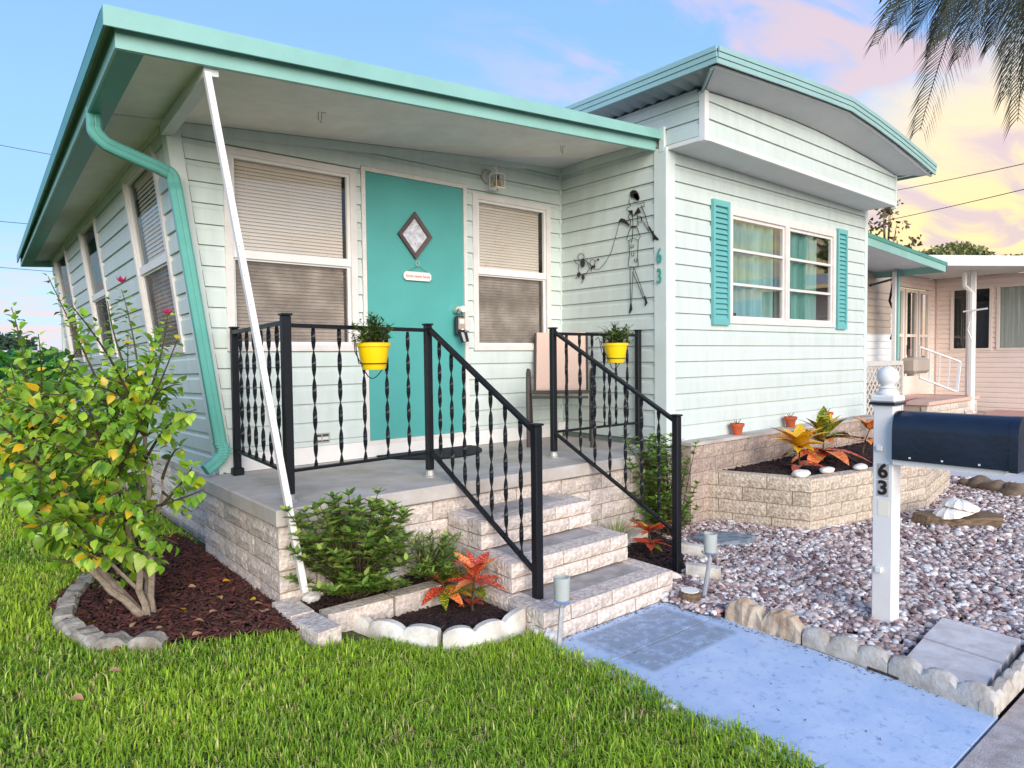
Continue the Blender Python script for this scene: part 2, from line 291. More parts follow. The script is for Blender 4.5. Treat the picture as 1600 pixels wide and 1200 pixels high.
# ------------------------------------------------------------------ objects
COL = S.collection
WP = {}                                        # world origin of every object made
def wp(o): return WP[o.name]
class MB:
    def __init__(s): s.v = []; s.f = []
    def add(s, vs, fs):
        o = len(s.v); s.v += [tuple(p) for p in vs]; s.f += [tuple(i+o for i in f) for f in fs]; return s
    def box(s, a, b, M=None, bev=0):
        x0, y0, z0 = a; x1, y1, z1 = b
        if x0 > x1: x0, x1 = x1, x0
        if y0 > y1: y0, y1 = y1, y0
        if z0 > z1: z0, z1 = z1, z0
        if not bev:
            vs = [(x, y, z) for x in (x0, x1) for y in (y0, y1) for z in (z0, z1)]
            fs = [(0, 1, 3, 2), (4, 6, 7, 5), (0, 4, 5, 1), (2, 3, 7, 6), (0, 2, 6, 4), (1, 5, 7, 3)]
        else:
            e = min(bev, (x1-x0)/2.2, (y1-y0)/2.2, (z1-z0)/2.2)
            vs = []; idx = {}
            for ix, x in enumerate((x0, x1)):
                for iy, y in enumerate((y0, y1)):
                    for iz, z in enumerate((z0, z1)):
                        sx, sy, sz = (1, -1)[ix]*e, (1, -1)[iy]*e, (1, -1)[iz]*e
                        idx[ix, iy, iz, 0] = len(vs); vs.append((x, y+sy, z+sz))
                        idx[ix, iy, iz, 1] = len(vs); vs.append((x+sx, y, z+sz))
                        idx[ix, iy, iz, 2] = len(vs); vs.append((x+sx, y+sy, z))
            g = lambda *k: idx[k]; fs = []
            for i in (0, 1):
                q = [(0, 0), (1, 0), (1, 1), (0, 1)]
                fs.append([g(i, a_, b_, 0) for a_, b_ in q]); fs.append([g(a_, i, b_, 1) for a_, b_ in q]); fs.append([g(a_, b_, i, 2) for a_, b_ in q])
            for a_ in (0, 1):
                for b_ in (0, 1):
                    fs.append([g(0, a_, b_, 1), g(1, a_, b_, 1), g(1, a_, b_, 2), g(0, a_, b_, 2)])
                    fs.append([g(a_, 0, b_, 0), g(a_, 1, b_, 0), g(a_, 1, b_, 2), g(a_, 0, b_, 2)])
                    fs.append([g(a_, b_, 0, 0), g(a_, b_, 1, 0), g(a_, b_, 1, 1), g(a_, b_, 0, 1)])
                    for c_ in (0, 1): fs.append([g(a_, b_, c_, 0), g(a_, b_, c_, 1), g(a_, b_, c_, 2)])
        if M is not None: vs = [tuple(M @ Vector(p)) for p in vs]
        return s.add(vs, fs)
    def prism(s, pts, dirv):
        """polygon pts extruded by dirv"""
        n = len(pts); d = Vector(dirv); a = [Vector(p) for p in pts]
        return s.add(a+[p+d for p in a], [tuple(range(n)), tuple(range(2*n-1, n-1, -1))]+[(i, i+n, (i+1) % n+n, (i+1) % n) for i in range(n)])
    def tube(s, pts, r, n=6, caps=True, flat=None):
        P = [Vector(p) for p in pts]; R = r if isinstance(r, (list, tuple)) else [r]*len(P)
        up = Vector((0, 0, 1)); rings = []
        t0 = (P[1]-P[0]).normalized()
        if abs(t0.dot(up)) > .95: up = Vector((0, 1, 0))
        side = t0.cross(up).normalized()
        for i, p in enumerate(P):
            t = (P[min(i+1, len(P)-1)]-P[max(i-1, 0)]).normalized()
            side = (side-t*side.dot(t)).normalized(); u2 = side.cross(t)
            fx, fy = flat if flat else (1, 1)
            rings.append([p+(side*math.cos(a)*fx+u2*math.sin(a)*fy)*R[i] for a in [2*PI*(k+.5)/n for k in range(n)]])
        vs = [q for rr in rings for q in rr]; fs = []
        for i in range(len(P)-1):
            for k in range(n):
                fs.append((i*n+k, i*n+(k+1) % n, (i+1)*n+(k+1) % n, (i+1)*n+k))
        if caps: fs += [tuple(range(n-1, -1, -1)), tuple(range((len(P)-1)*n, len(P)*n))]
        return s.add(vs, fs)
    def lathe(s, c, prof, n=16, sx=1, sy=1):
        vs = []; fs = []
        for r, z in prof:
            for k in range(n):
                a = 2*PI*k/n; vs.append((c[0]+r*math.cos(a)*sx, c[1]+r*math.sin(a)*sy, c[2]+z))
        m = len(prof)
        for i in range(m-1):
            for k in range(n): fs.append((i*n+k, i*n+(k+1) % n, (i+1)*n+(k+1) % n, (i+1)*n+k))
        fs += [tuple(range(n-1, -1, -1)), tuple(range((m-1)*n, m*n))]
        return s.add(vs, fs)
    def mesh(s, name, m, smooth=False):
        me = bpy.data.meshes.new(name); me.from_pydata(s.v, [], s.f); me.update()
        if m: me.materials.append(m)
        if smooth:
            me.polygons.foreach_set('use_smooth', [True]*len(me.polygons))
            try: me.set_sharp_from_angle(angle=math.radians(40))
            except Exception: pass
        return me
    def build(s, name, m, parent=None, smooth=False, loc=(0, 0, 0), kind=None):
        return link(name, s.mesh(name, m, smooth), parent, loc, kind=kind)
def link(name, me, parent=None, loc=(0, 0, 0), rot=None, scale=None, kind=None):
    """loc is the world position of the mesh origin; parents are unrotated"""
    o = bpy.data.objects.new(name, me); COL.objects.link(o)
    loc = Vector(loc); WP[o.name] = loc.copy()
    if parent is not None: o.parent = parent; o.location = loc-wp(parent)
    else: o.location = loc
    if rot is not None:
        o.rotation_mode = 'XYZ'; o.rotation_euler = rot
    if scale is not None: o.scale = scale if isinstance(scale, (tuple, list, Vector)) else (scale,)*3
    if kind: o['kind'] = kind
    return o
def thing(name, label, cat, loc=(0, 0, 0), group=None, rotz=0):
    o = bpy.data.objects.new(name, None); COL.objects.link(o); o.location = loc; WP[o.name] = Vector(loc)
    o.empty_display_size = .1; o.rotation_euler[2] = rotz
    return tag(o, label, cat, group)
def tag(o, label, cat, group=None, kind=None):
    if label: o['label'] = label
    if cat: o['category'] = cat
    if group: o['group'] = group
    if kind: o['kind'] = kind
    return o
def structure(o): o['kind'] = 'structure'; return o
def bigmesh(name, V, F, m, colors=None, smooth=False):
    """V (n,3) array, F (m,k) array of equal sized faces, colors (n,3)"""
    me = bpy.data.meshes.new(name); n = len(V); k = F.shape[1]
    me.vertices.add(n); me.vertices.foreach_set('co', np.asarray(V, dtype=np.float32).ravel())
    me.loops.add(F.size); me.loops.foreach_set('vertex_index', F.astype(np.int32).ravel())
    me.polygons.add(len(F)); me.polygons.foreach_set('loop_start', (np.arange(len(F))*k).astype(np.int32))
    me.polygons.foreach_set('loop_total', np.full(len(F), k, dtype=np.int32))
    if smooth: me.polygons.foreach_set('use_smooth', np.ones(len(F), dtype=bool))
    me.update(calc_edges=True)
    if colors is not None:
        ca = me.color_attributes.new('Col', 'FLOAT_COLOR', 'POINT'); c = np.ones((n, 4), dtype=np.float32); c[:, :3] = colors
        ca.data.foreach_set('color', c.ravel())
    me.materials.append(m); return me
def instance(tv, tf, Ms, offs, colors=None, cgrad=None):
    """copies of a template: tv (a,3), tf (b,k), Ms (n,3,3), offs (n,3), colours (n,3)"""
    n = len(offs); a = len(tv)
    V = np.einsum('nij,aj->nai', Ms, tv)+offs[:, None, :]
    F = tf[None]+(np.arange(n)*a)[:, None, None]
    C = None
    if colors is not None:
        C = np.repeat(colors[:, None, :], a, 1)
        if cgrad is not None: C = C*cgrad[None, :, None]
        C = C.reshape(-1, 3)
    return V.reshape(-1, 3), F.reshape(-1, tf.shape[1]), C
def frames(d, up, size):
    """rotation matrices with columns: across, along d, normal"""
    d = d/np.linalg.norm(d, axis=1, keepdims=True)
    s = np.cross(d, up); s /= (np.linalg.norm(s, axis=1, keepdims=True)+1e-9); nn = np.cross(s, d)
    return np.stack([s, d, nn], 2)*np.asarray(size)[:, None, None]

# ------------------------------------------------------------------ walls
PITCH = .1327; Z0 = .682
def fmap(kind):
    if kind == 'A': return lambda u, z, o: (u, 4.67-o, z)
    if kind == 'B': return lambda u, z, o: (u, 3.46-o, z)
    if kind == 'C': return lambda u, z, o: (4.48-o, u, z)
    if kind == 'D': return lambda u, z, o: (1.372-.122*(z-.715)-o, u, z-.0205*(u-4.67))
    if kind == 'E': return lambda u, z, o: (u, 3.113-o, z-.012*(u-4.5))
def planks(parent, M, u0, u1, z0, z1, holes=(), top=None, left=None, m=None, pitch=PITCH, base=None, off=.020, step=None):
    base = z0 if base is None else base
    k = math.floor((z0-base)/pitch+1e-6)
    while base+k*pitch < z1-.004:
        a, b = max(z0, base+k*pitch), min(z1, base+(k+1)*pitch); k += 1
        cuts = sorted({u0, u1, *[h for H in holes for h in (H[0], H[1]) if u0 < h < u1], *([u0+i*step for i in range(1, int((u1-u0)/step))] if step else [])})
        runs = []; cur = []
        for i in range(len(cuts)-1):
            p, q = cuts[i], cuts[i+1]; mid = (p+q)/2; za, zb = a, b
            for H in holes:
                if H[0]-1e-6 < mid < H[1]+1e-6:
                    if H[2] <= za and H[3] >= zb: za = zb
                    elif H[2] <= za < H[3] < zb: za = H[3]
                    elif za < H[2] < zb <= H[3]: zb = H[2]
            if zb-za < .006: 
                if cur: runs.append(cur); cur = []
                continue
            cur.append((p, q, za, zb))
        if cur: runs.append(cur)
        for r in runs:
            mb = MB()
            for (p, q, za, zb) in r:
                def col(u):
                    zt = min(zb, top(u)) if top else zb
                    zt = max(zt-.0036, za)
                    fa = (za-a)/pitch; ft = max(fa, (zt-a)/pitch); pts = []
                    prof = [(0, 0.001), (0, off), (.68, off*.80), (.78, off*.35), (1, off*.22)]
                    def po(f):
                        for j in range(1, 4):
                            if prof[j][0] <= f <= prof[j+1][0]:
                                t = (f-prof[j][0])/(prof[j+1][0]-prof[j][0]); return prof[j][1]*(1-t)+prof[j+1][1]*t
                        return prof[-1][1]
                    fr = [fa]+[min(max(x, fa), ft) for x in (.35, .68, .78)]+[ft]
                    res = [(fa, .001)]+[(f, po(f)) for f in fr]
                    out = []
                    for f, o in res:
                        z = a+f*pitch; uu = u
                        if left and abs(u-u0) < 1e-6: uu = left(z)
                        out.append(M(uu, z, o))
                    return out
                A_, B_ = col(p), col(q)
                n = len(A_); mb.add(A_+B_, [(i, i+1, i+1+n, i+n) for i in range(n-1)])
            if top:
                if all(top((p+q)/2) <= za for (p, q, za, zb) in r): continue
            mb.build('siding_plank', m or SID, parent)
def wall_core(parent, M, u0, u1, z0, z1, holes=(), left=None, th=.06, m=None):
    m = m or LAPSHADE
    mb = MB(); us = sorted({u0, u1, *[h for H in holes for h in H[:2] if u0 < h < u1]}); zs = sorted({z0, z1, *[h for H in holes for h in H[2:4] if z0 < h < z1]})
    for i in range(len(us)-1):
        for j in range(len(zs)-1):
            mu, mz = (us[i]+us[i+1])/2, (zs[j]+zs[j+1])/2
            if any(H[0] < mu < H[1] and H[2] < mz < H[3] for H in holes): continue
            f = lambda u, z: left(z) if (left and abs(u-u0) < 1e-6) else u
            c = [(us[i], zs[j]), (us[i+1], zs[j]), (us[i+1], zs[j+1]), (us[i], zs[j+1])]
            vs = [M(f(*p), p[1], 0) for p in c]+[M(f(*p), p[1], -th) for p in c]
            mb.add(vs, [(0, 1, 2, 3), (7, 6, 5, 4), (0, 4, 5, 1), (1, 5, 6, 2), (2, 6, 7, 3), (3, 7, 4, 0)])
    return mb.build('wall_panel', m or TRIMW, parent)
def rectbar(mb, M, u0, u1, z0, z1, o0, o1):
    c = [(u0, z0), (u1, z0), (u1, z1), (u0, z1)]
    vs = [M(u, z, o1) for u, z in c]+[M(u, z, o0) for u, z in c]
    mb.add(vs, [(0, 1, 2, 3), (7, 6, 5, 4), (0, 4, 5, 1), (1, 5, 6, 2), (2, 6, 7, 3), (3, 7, 4, 0)]); return mb
def ring(mb, M, u0, u1, z0, z1, wl, wr, wb, wt, o0, o1):
    rectbar(mb, M, u0, u0+wl, z0, z1, o0, o1); rectbar(mb, M, u1-wr, u1, z0, z1, o0, o1)
    rectbar(mb, M, u0+wl, u1-wr, z0, z0+wb, o0, o1); rectbar(mb, M, u0+wl, u1-wr, z1-wt, z1, o0, o1); return mb
def blind_window(parent, M, u0, u1, z0, z1, rail, label, slat=.024, fw=.05, blind=True, outer=.028):
    wn = ring(MB(), M, u0, u1, z0, z1, fw, fw, fw*.9, fw*.9, -.03, outer).build('window', FRAME, parent); wn['label'] = label
    a, b, c, d = u0+fw, u1-fw, z0+fw*.9, z1-fw*.9
    s = ring(MB(), M, a, b, rail-.03, d, .022, .022, .055, .02, -.012, .014); s.build('upper_sash', WHITE, wn)
    s = ring(MB(), M, a, b, c, rail-.031, .020, .020, .02, .012, -.028, -.002); s.build('lower_sash', WHITE, wn)
    rectbar(MB(), M, a+.022, b-.022, rail+.025, d-.02, -.004, 0).build('glass_pane', GLASS, wn)
    rectbar(MB(), M, a+.02, b-.02, c+.02, rail-.043, -.022, -.018).build('glass_pane', GLASS, wn)
    rectbar(MB(), M, a+.02, b-.02, c+.02, rail-.043, -.0105, -.0095).build('insect_screen', SCREEN, wn)
    if blind:
        mb = MB(); z = c+.02; k = 0
        while z < d-.035:
            P = [M(uu, z+dz, oo) for (dz, oo) in ((0, -.050), (.012, -.0535), (slat*1.02, -.061)) for uu in (a+.004, b-.03)]
            mb.add(P, [(0, 1, 3, 2), (2, 3, 5, 4)]); z += slat
        for uu in (a+.12, (a+b)/2, b-.15): rectbar(mb, M, uu, uu+.003, c, d, -.0475, -.0465)
        rectbar(mb, M, a+.004, b-.03, d-.03, d, -.08, -.045); rectbar(mb, M, a+.004, b-.03, c, c+.02, -.075, -.05)
        mb.build('venetian_blind', BLIND, wn)['kind'] = 'stuff'
    # room behind
    q = MB(); rectbar(q, M, u0, u1, z0, z1, -.45, -.44); q.build('dark_room', INTER, wn)
    q = MB(); rectbar(q, M, u0-.02, u0, z0, z1, -.44, -.06); rectbar(q, M, u1, u1+.02, z0, z1, -.44, -.06); rectbar(q, M, u0, u1, z1, z1+.02, -.44, -.06); rectbar(q, M, u0, u1, z0-.02, z0, -.44, -.06)
    q.build('window_reveal', INTER, wn)
    return wn

house = thing('mobile_home', 'pale mint lap sided mobile home with teal door and aqua roof trim', 'house', (4.5, 4.6, 0))
HOUSE = house
MA, MBm, MC, MD, ME = [fmap(k) for k in 'ABCDE']
xl = lambda z: 1.372-.122*(z-.715)
W1 = (1.43, 2.375, 1.455, 2.79); W2 = (3.44, 4.325, 1.455, 2.775); DR = (2.415, 3.385, .69, 2.83)
# --- wall A behind the porch
wall_core(house, MA, 1.372, 4.48, .66, 3.14, [W1, W2, DR], left=xl)
planks(house, MA, 1.372, 4.475, .775, 3.20, [W1, W2, DR], left=lambda z: xl(z)+.07, base=Z0, top=lambda u: 2.885+.0816*(u-1.12)-.006, step=.5)
blind_window(house, MA, *W1, 2.105, 'wide porch window left of the teal door, white blind behind it')
blind_window(house, MA, *W2, 2.135, 'porch window between the teal door and the inner corner')
rectbar(MB(), MA, 1.40, 4.46, .652, .773, .001, .022).build('base_board', WHITE, house)
rectbar(MB(), MA, 4.452, 4.478, .775, 3.1, .0, .022).build('inside_corner_trim', TRIMW, house)
# header strip under the ceiling, sloping with it
zs_ = lambda x: 2.885+.0816*(x-1.12)
mb = MB(); mb.prism([(1.15, 4.648, zs_(1.15)-.075), (4.45, 4.648, zs_(4.45)-.05), (4.45, 4.648, zs_(4.45)-.002), (1.15, 4.648, zs_(1.15)-.002)], (0, .02, 0)); mb.build('header_trim', SID, house)
# --- door
dr = rectbar(MB(), MA, 2.452, 3.345, .775, 2.793, -.02, .012).build('door', DOOR, house)
ring(MB(), MA, 2.418, 3.382, .74, 2.827, .032, .035, .034, .032, -.03, .024).build('door_frame', FRAME, house)
mb = MB()
for k in range(15): mb.box((2.431, 4.643, .85+k*.135), (2.436, 4.6465, .855+k*.135))
for k in range(8): mb.box((2.50+k*.12, 4.643, 2.811), (2.505+k*.12, 4.6465, 2.816))
mb.build('frame_screws', STEEL, house)['kind'] = 'stuff'
cx_, cz_ = (at(613, 365, y=4.64).x+at(683, 375, y=4.64).x)/2, (at(648, 328, y=4.64).z+at(650, 408, y=4.64).z)/2
hw, hh = .155, .185
def dia(k, y): return [(cx_-hw*k, y, cz_), (cx_, y, cz_-hh*k), (cx_+hw*k, y, cz_), (cx_, y, cz_+hh*k)]
mb = MB(); o1, i1, o2, i2 = dia(1, 4.63), dia(.76, 4.634), dia(1, 4.657), dia(.76, 4.655)
mb.add(o1+i1+o2+i2, [(j, (j+1) % 4, 4+(j+1) % 4, 4+j) for j in range(4)]+[(j, (j+1) % 4, 8+(j+1) % 4, 8+j) for j in range(4)]+[(4+j, 4+(j+1) % 4, 12+(j+1) % 4, 12+j) for j in range(4)])
mat('dark_bronze', srgb(92, 74, 70), .5, .25, 40); dw = mb.build('diamond_window', MATS['dark_bronze'], dr)
ETCH = mat('etched_glass', srgb(176, 172, 176), .25, 0, 26, .9, 40, col2=srgb(228, 228, 234), dist=.004)
mb = MB(); mb.prism(dia(.755, 4.652), (0, .003, 0)); mb.build('etched_pane', ETCH, dr)

# --- wall B with the shuttered window
WB = (5.335, 7.345, 1.672, 2.70)
wall_core(house, MBm, 4.48, 8.11, .60, 3.06, [WB])
planks(house, MBm, 4.575, 8.06, Z0, 3.06, [WB], base=Z0)
rectbar(MB(), MBm, 8.055, 8.125, .66, 3.05, .0, .022).build('corner_trim', TRIMW, house)
mb = MB(); mb.box((4.459, 3.435, .66), (4.572, 3.459, 3.05)); mb.box((4.456, 3.437, .66), (4.4785, 3.555, 3.05)); mb.build('corner_trim', TRIMW, house)
# wall C with the wall art
wall_core(house, MC, 3.46, 4.67, .60, 3.2)
planks(house, MC, 3.53, 4.655, .70, 3.15, base=Z0)
wn = ring(MB(), MBm, *WB, .06, .06, .05, .07, -.03, .03).build('window', FRAME, house); wn['label'] = 'double window with teal shutters and curtains on the front wall'
mb = MB(); rectbar(mb, MBm, 6.30, 6.375, WB[2]+.05, WB[3]-.07, -.03, .032); rectbar(mb, MBm, 6.333, 6.342, WB[2]+.05, WB[3]-.07, .0325, .036); mb.build('mullion', FRAME, wn)
for (a, b) in ((5.395, 6.30), (6.375, 7.285)):
    zb, zt = WB[2]+.05, WB[3]-.07; h = (zt-zb)/3
    ring(MB(), MBm, a, b, zb, zt, .022, .022, .02, .03, -.02, .012).build('sash', FRAME, wn)
    for k in (1, 2): rectbar(MB(), MBm, a+.022, b-.022, zb+k*h-.012, zb+k*h+.012, -.018, .018).build('muntin', FRAME, wn)
    for k in range(3):
        rectbar(MB(), lambda u, z, o, k=k: MBm(u, z, o+(z-zb-k*h)*(.02 if k == 2 else .004)), a+.02, b-.02, zb+k*h+.01, zb+(k+1)*h-.012, -.004, .0).build('glass_pane', GLASSB, wn)
mb = MB(); n = 160
ang = [k/n for k in range(n+1)]
def cur(u0, u1, name):
    mb = MB(); nn = int((u1-u0)*70); pts = []
    for k in range(nn+1):
        u = u0+(u1-u0)*k/nn; y = 3.515+.026*math.sin(u*46+1.5*math.sin(u*9))+.012*math.sin(u*17+1)
        pts += [(u, y, 1.66), (u+.01*math.sin(u*20), y, 2.66)]
    mb.add(pts, [(2*k, 2*k+2, 2*k+3, 2*k+1) for k in range(nn)]); mb.build(name, CURT, wn, smooth=True)
cur(5.38, 6.22, 'curtain'); cur(6.30, 7.12, 'curtain')
q = MB(); q.box((5.2, 4.2, 1.5), (7.5, 4.21, 2.9)); q.box((5.2, 3.53, 1.5), (5.21, 4.2, 2.9)); q.box((7.49, 3.53, 1.5), (7.5, 4.2, 2.9)); q.box((5.2, 3.53, 2.89), (7.5, 4.2, 2.9)); q.box((5.2, 3.53, 1.5), (7.5, 4.2, 1.51)); q.build('dark_room', INTER, wn)
a, b = at(1138, 502, y=3.452), at(1150, 489, y=3.452)
mb = MB(); mb.box((a.x, 3.4505, a.z), (b.x, 3.4525, b.z)); mb.build('sticker', mat('sticker_brown', srgb(70, 46, 24), .4), wn)
mb = MB(); mb.box((a.x+.03, 3.449, a.z+.03), (b.x-.03, 3.4502, b.z-.05)); mb.build('sticker_emblem', mat('sticker_tan', srgb(214, 176, 110), .4), wn)
for (a, b) in ((5.075, 5.325), (7.357, 7.575)):
    sh = ring(MB(), MBm, a, b, 1.655, 2.725, .03, .03, .05, .05, .017, .048).build('shutter', SHUT, house)
    rectbar(MB(), MBm, a+.028, b-.028, 1.70, 2.68, .012, .019).build('shutter_back', SHUT, sh)
    n = 21; z0, z1 = 1.707, 2.673; p = (z1-z0)/n
    lm = MB(); wv = (b-a-.062)/2; lm.add([(-wv, -.018, -p*.55), (wv, -.018, -p*.55), (wv, .004, p*.5), (-wv, .004, p*.5), (-wv, -.010, -p*.62), (wv, -.010, -p*.62), (wv, .010, p*.42), (-wv, .010, p*.42)], [(0, 1, 2, 3), (7, 6, 5, 4), (0, 4, 5, 1), (2, 6, 7, 3), (0, 3, 7, 4), (1, 5, 6, 2)])
    me = lm.mesh('slat', SHUT)
    for k in range(n): link('slat', me, sh, ((a+b)/2, 3.46-.026, z0+(k+.5)*p))

# --- side wall D, leaning outwards
SW = [(5.02, 6.02, 1.46, 2.83), (7.36, 8.30, 1.49, 2.83), (9.36, 10.4, 1.49, 2.83)]
wall_core(house, MD, 4.67, 10.75, .64, 2.90, SW)
planks(house, MD, 4.75, 10.7, Z0-.03, 2.86, SW, base=Z0-.03)
for h, lb in zip(SW, ('nearest slanted window on the leaning side wall', 'middle slanted window on the leaning side wall', 'farthest slanted window on the leaning side wall')):
    blind_window(house, MD, *h, 2.12, lb, slat=.03, blind=(h[0] < 6), outer=.03)
mb = MB(); rectbar(mb, MD, 4.648, 4.755, .65, 2.90, .0, .024); mb.build('corner_trim', TRIMW, house)
mb = MB()
z0_, z1_ = .66, 2.875
mb.add([(xl(z0_)-.024, 4.645, z0_), (xl(z0_)+.065, 4.645, z0_), (xl(z1_)+.065, 4.645, z1_), (xl(z1_)-.024, 4.645, z1_), (xl(z0_)-.024, 4.6695, z0_), (xl(z0_)+.065, 4.6695, z0_), (xl(z1_)+.065, 4.6695, z1_), (xl(z1_)-.024, 4.6695, z1_)], [(0, 1, 2, 3), (7, 6, 5, 4), (0, 4, 5, 1), (1, 5, 6, 2), (2, 6, 7, 3), (3, 7, 4, 0)])
mb.build('corner_trim', TRIMW, house)
rectbar(MB(), MD, 4.76, 10.7, 2.84, 2.90, .001, .03).build('header_trim', FRAME, house)
rectbar(MB(), MD, 4.76, 10.7, .60, .66, .001, .028).build('base_board', WHITE, house)
# back and far walls so that the house is closed
mb = MB(); mb.box((1.2, 10.76, .1), (4.48, 10.82, 2.9)); mb.box((4.52, 12.9, .1), (8.05, 12.96, 3.0)); mb.box((8.05, 3.53, .1), (8.108, 12.9, 3.0)); mb.box((4.482, 4.75, .1), (4.54, 12.9, 3.35)); mb.build('rear_wall', SID, house)

# --- porch roof
E0, E1 = Vector((.594, 3.49, 2.957)), Vector((.765, 10.9, 2.765))
R0, R1 = Vector((4.455, 3.49, 3.189)), Vector((4.455, 10.9, 3.0))
def roofp(s, t, dz=0, ins=0):
    a = E0.lerp(E1, t); b = R0.lerp(R1, t); p = a.lerp(b, s); p.z += dz; return p
mb = MB(); pts = [roofp(0, 0), roofp(1, 0), roofp(1, 1), roofp(0, 1)]
mb.add([p+Vector((0, 0, -.003)) for p in pts]+[p+Vector((0, 0, -.022)) for p in pts], [(0, 1, 2, 3), (7, 6, 5, 4), (0, 4, 5, 1), (1, 5, 6, 2), (2, 6, 7, 3), (3, 7, 4, 0)])
mb.build('roof', ROOFM, house)
dx = (R0-E0).normalized(); dyv = (E1-E0).normalized()
mb = MB(); mb.prism([E0+Vector((-.012, -.012, .004)), R0+Vector((.02, -.012, .004)), R0+Vector((.02, -.012, -.066)), E0+Vector((-.012, -.012, -.085))], (0, .012, 0)); mb.prism([E0+Vector((-.012, 0.0, -.004)), R0+Vector((0, 0.0, -.004)), R0+Vector((0, .07, .003)), E0+Vector((-.012, .07, .003))], (0, 0, .005)); mb.build('drip_edge', AQUA, house)
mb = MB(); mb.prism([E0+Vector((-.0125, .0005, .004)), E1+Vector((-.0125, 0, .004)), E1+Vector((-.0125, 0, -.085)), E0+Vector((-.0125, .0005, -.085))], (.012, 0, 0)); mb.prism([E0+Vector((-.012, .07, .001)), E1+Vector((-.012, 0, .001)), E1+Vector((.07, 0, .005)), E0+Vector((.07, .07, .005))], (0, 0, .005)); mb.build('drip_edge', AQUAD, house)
# front fascia beam
F0, F1 = Vector((.635, 3.535, 2.925)), Vector((4.452, 3.535, 3.155))
mb = MB(); mb.prism([F0, F1, F1+Vector((0, 0, -.112)), F0+Vector((0, 0, -.118))], (0, .028, 0)); mb.build('fascia', AQUA, house)
# left gutter: outer face light, bottom dark
G0, G1 = Vector((.635, 3.5645, 2.925)), Vector((.79, 10.88, 2.745))
mb = MB(); mb.prism([G0, G1, G1+Vector((0, 0, -.105)), G0+Vector((0, 0, -.118))], (.012, 0, 0)); mb.build('gutter', AQUA, house)
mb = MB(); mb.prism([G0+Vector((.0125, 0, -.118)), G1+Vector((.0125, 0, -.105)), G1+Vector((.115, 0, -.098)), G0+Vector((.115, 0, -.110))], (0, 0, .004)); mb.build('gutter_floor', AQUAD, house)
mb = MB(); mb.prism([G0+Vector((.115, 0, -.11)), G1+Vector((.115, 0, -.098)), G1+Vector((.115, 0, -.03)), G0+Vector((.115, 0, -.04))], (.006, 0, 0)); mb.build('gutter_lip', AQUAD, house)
# rear end board of the eave
mb = MB(); mb.prism([(.79, 10.88, 2.74), (1.3, 10.88, 2.78), (1.3, 10.88, 2.66), (.79, 10.88, 2.63)], (0, .02, 0)); mb.build('fascia', AQUA, house)
# ceiling of the porch and side overhang
mb = MB()
c = [(.752, 3.565, zs_(.752)-.03), (4.45, 3.565, zs_(4.45)-.03), (4.45, 4.645, zs_(4.45)), (.752, 4.645, zs_(.752))]
mb.prism(c, (0, 0, .012)); mb.build('porch_ceiling', SOFF, house)
sq = lambda u: -.0225*(u-4.67)
mb = MB(); mb.prism([(.752, 4.6455, zs_(.752)-.008), (1.20, 4.6455, 2.885), (1.22, 10.87, 2.885+sq(10.9)), (.905, 10.87, 2.71)], (0, 0, .012)); mb.build('side_soffit', SOFF, house)
# beam across the porch ceiling at the corner
mb = MB(); q = [(1.02, 3.57, 2.79), (1.09, 3.57, 2.80), (1.135, 4.64, 2.795), (1.065, 4.64, 2.785)]; mb.prism(q, (0, 0, .07)); mb.build('ceiling_beam', SOFF2, house)
# little hooks and rust marks under the ceiling
for (u, v) in ((500, 172), (878, 228)):
    p = at(u, v, z=2.94 if u < 600 else 3.09); mb = MB()
    zc = zs_(p.x)-.01
    mb.tube([(p.x-.04, p.y, zc-.004), (p.x+.04, p.y, zc-.004)], .003, 4); mb.tube([(p.x-.012, p.y, zc), (p.x-.012, p.y, zc-.05), (p.x+.005, p.y, zc-.07), (p.x+.012, p.y, zc)], .002, 4); mb.build('ceiling_hook', BARKD, house)

# --- raised front box above wall B
ztop = lambda x: 3.402+.095*math.sin(PI*min(max((x-4.5)/3.6, 0), 1))-.026*(x-4.5)
mb = MB(); us = [4.50+3.505*i/10 for i in range(11)]
pts = []
for u in us: pts += [(u, 3.113, 3.035-.012*(u-4.5)), (u, 3.113, ztop(u))]
mb.add(pts+[(p[0], 3.17, p[2]) for p in pts], [(2*i, 2*i+2, 2*i+3, 2*i+1) for i in range(10)]+[(22+2*i, 22+2*i+2, 22+2*i+3, 22+2*i+1) for i in range(10)]); mb.build('wall_panel', TRIMW, house)
planks(house, ME, 4.52, 7.99, 3.065, 3.56, base=3.065, top=lambda u: ztop(u)+.012*(u-4.5)-.012, step=.35)
MC2 = lambda u, z, o: (4.4965-o, u, z)
planks(house, MC2, 3.135, 6.5, 3.06, 3.40, base=3.065)
mb = MB(); mb.box((4.498, 3.1735, 3.035), (4.55, 12.8, 3.43)); mb.box((7.95, 3.1735, 2.99), (8.0, 3.46, 3.33)); mb.build('wall_panel', TRIMW, house)
mb = MB(); mb.box((4.476, 3.09, 3.025), (4.53, 3.14, ztop(4.5)-.005)); mb.build('corner_trim', WHITE, house)
mb = MB(); mb.box((7.98, 3.09, 2.96), (8.012, 3.14, ztop(8)-.005)); mb.build('corner_trim', TRIMW, house)
mb = MB(); mb.prism([(4.531, 3.092, 3.03), (7.979, 3.092, 2.985), (7.979, 3.092, 3.025), (4.531, 3.092, 3.068)], (0, .02, 0)); mb.prism([(4.478, 3.141, 3.03), (4.478, 3.53, 3.03), (4.478, 3.53, 3.062), (4.478, 3.141, 3.062)], (.0175, 0, 0)); mb.build('bottom_trim', WHITE, house)
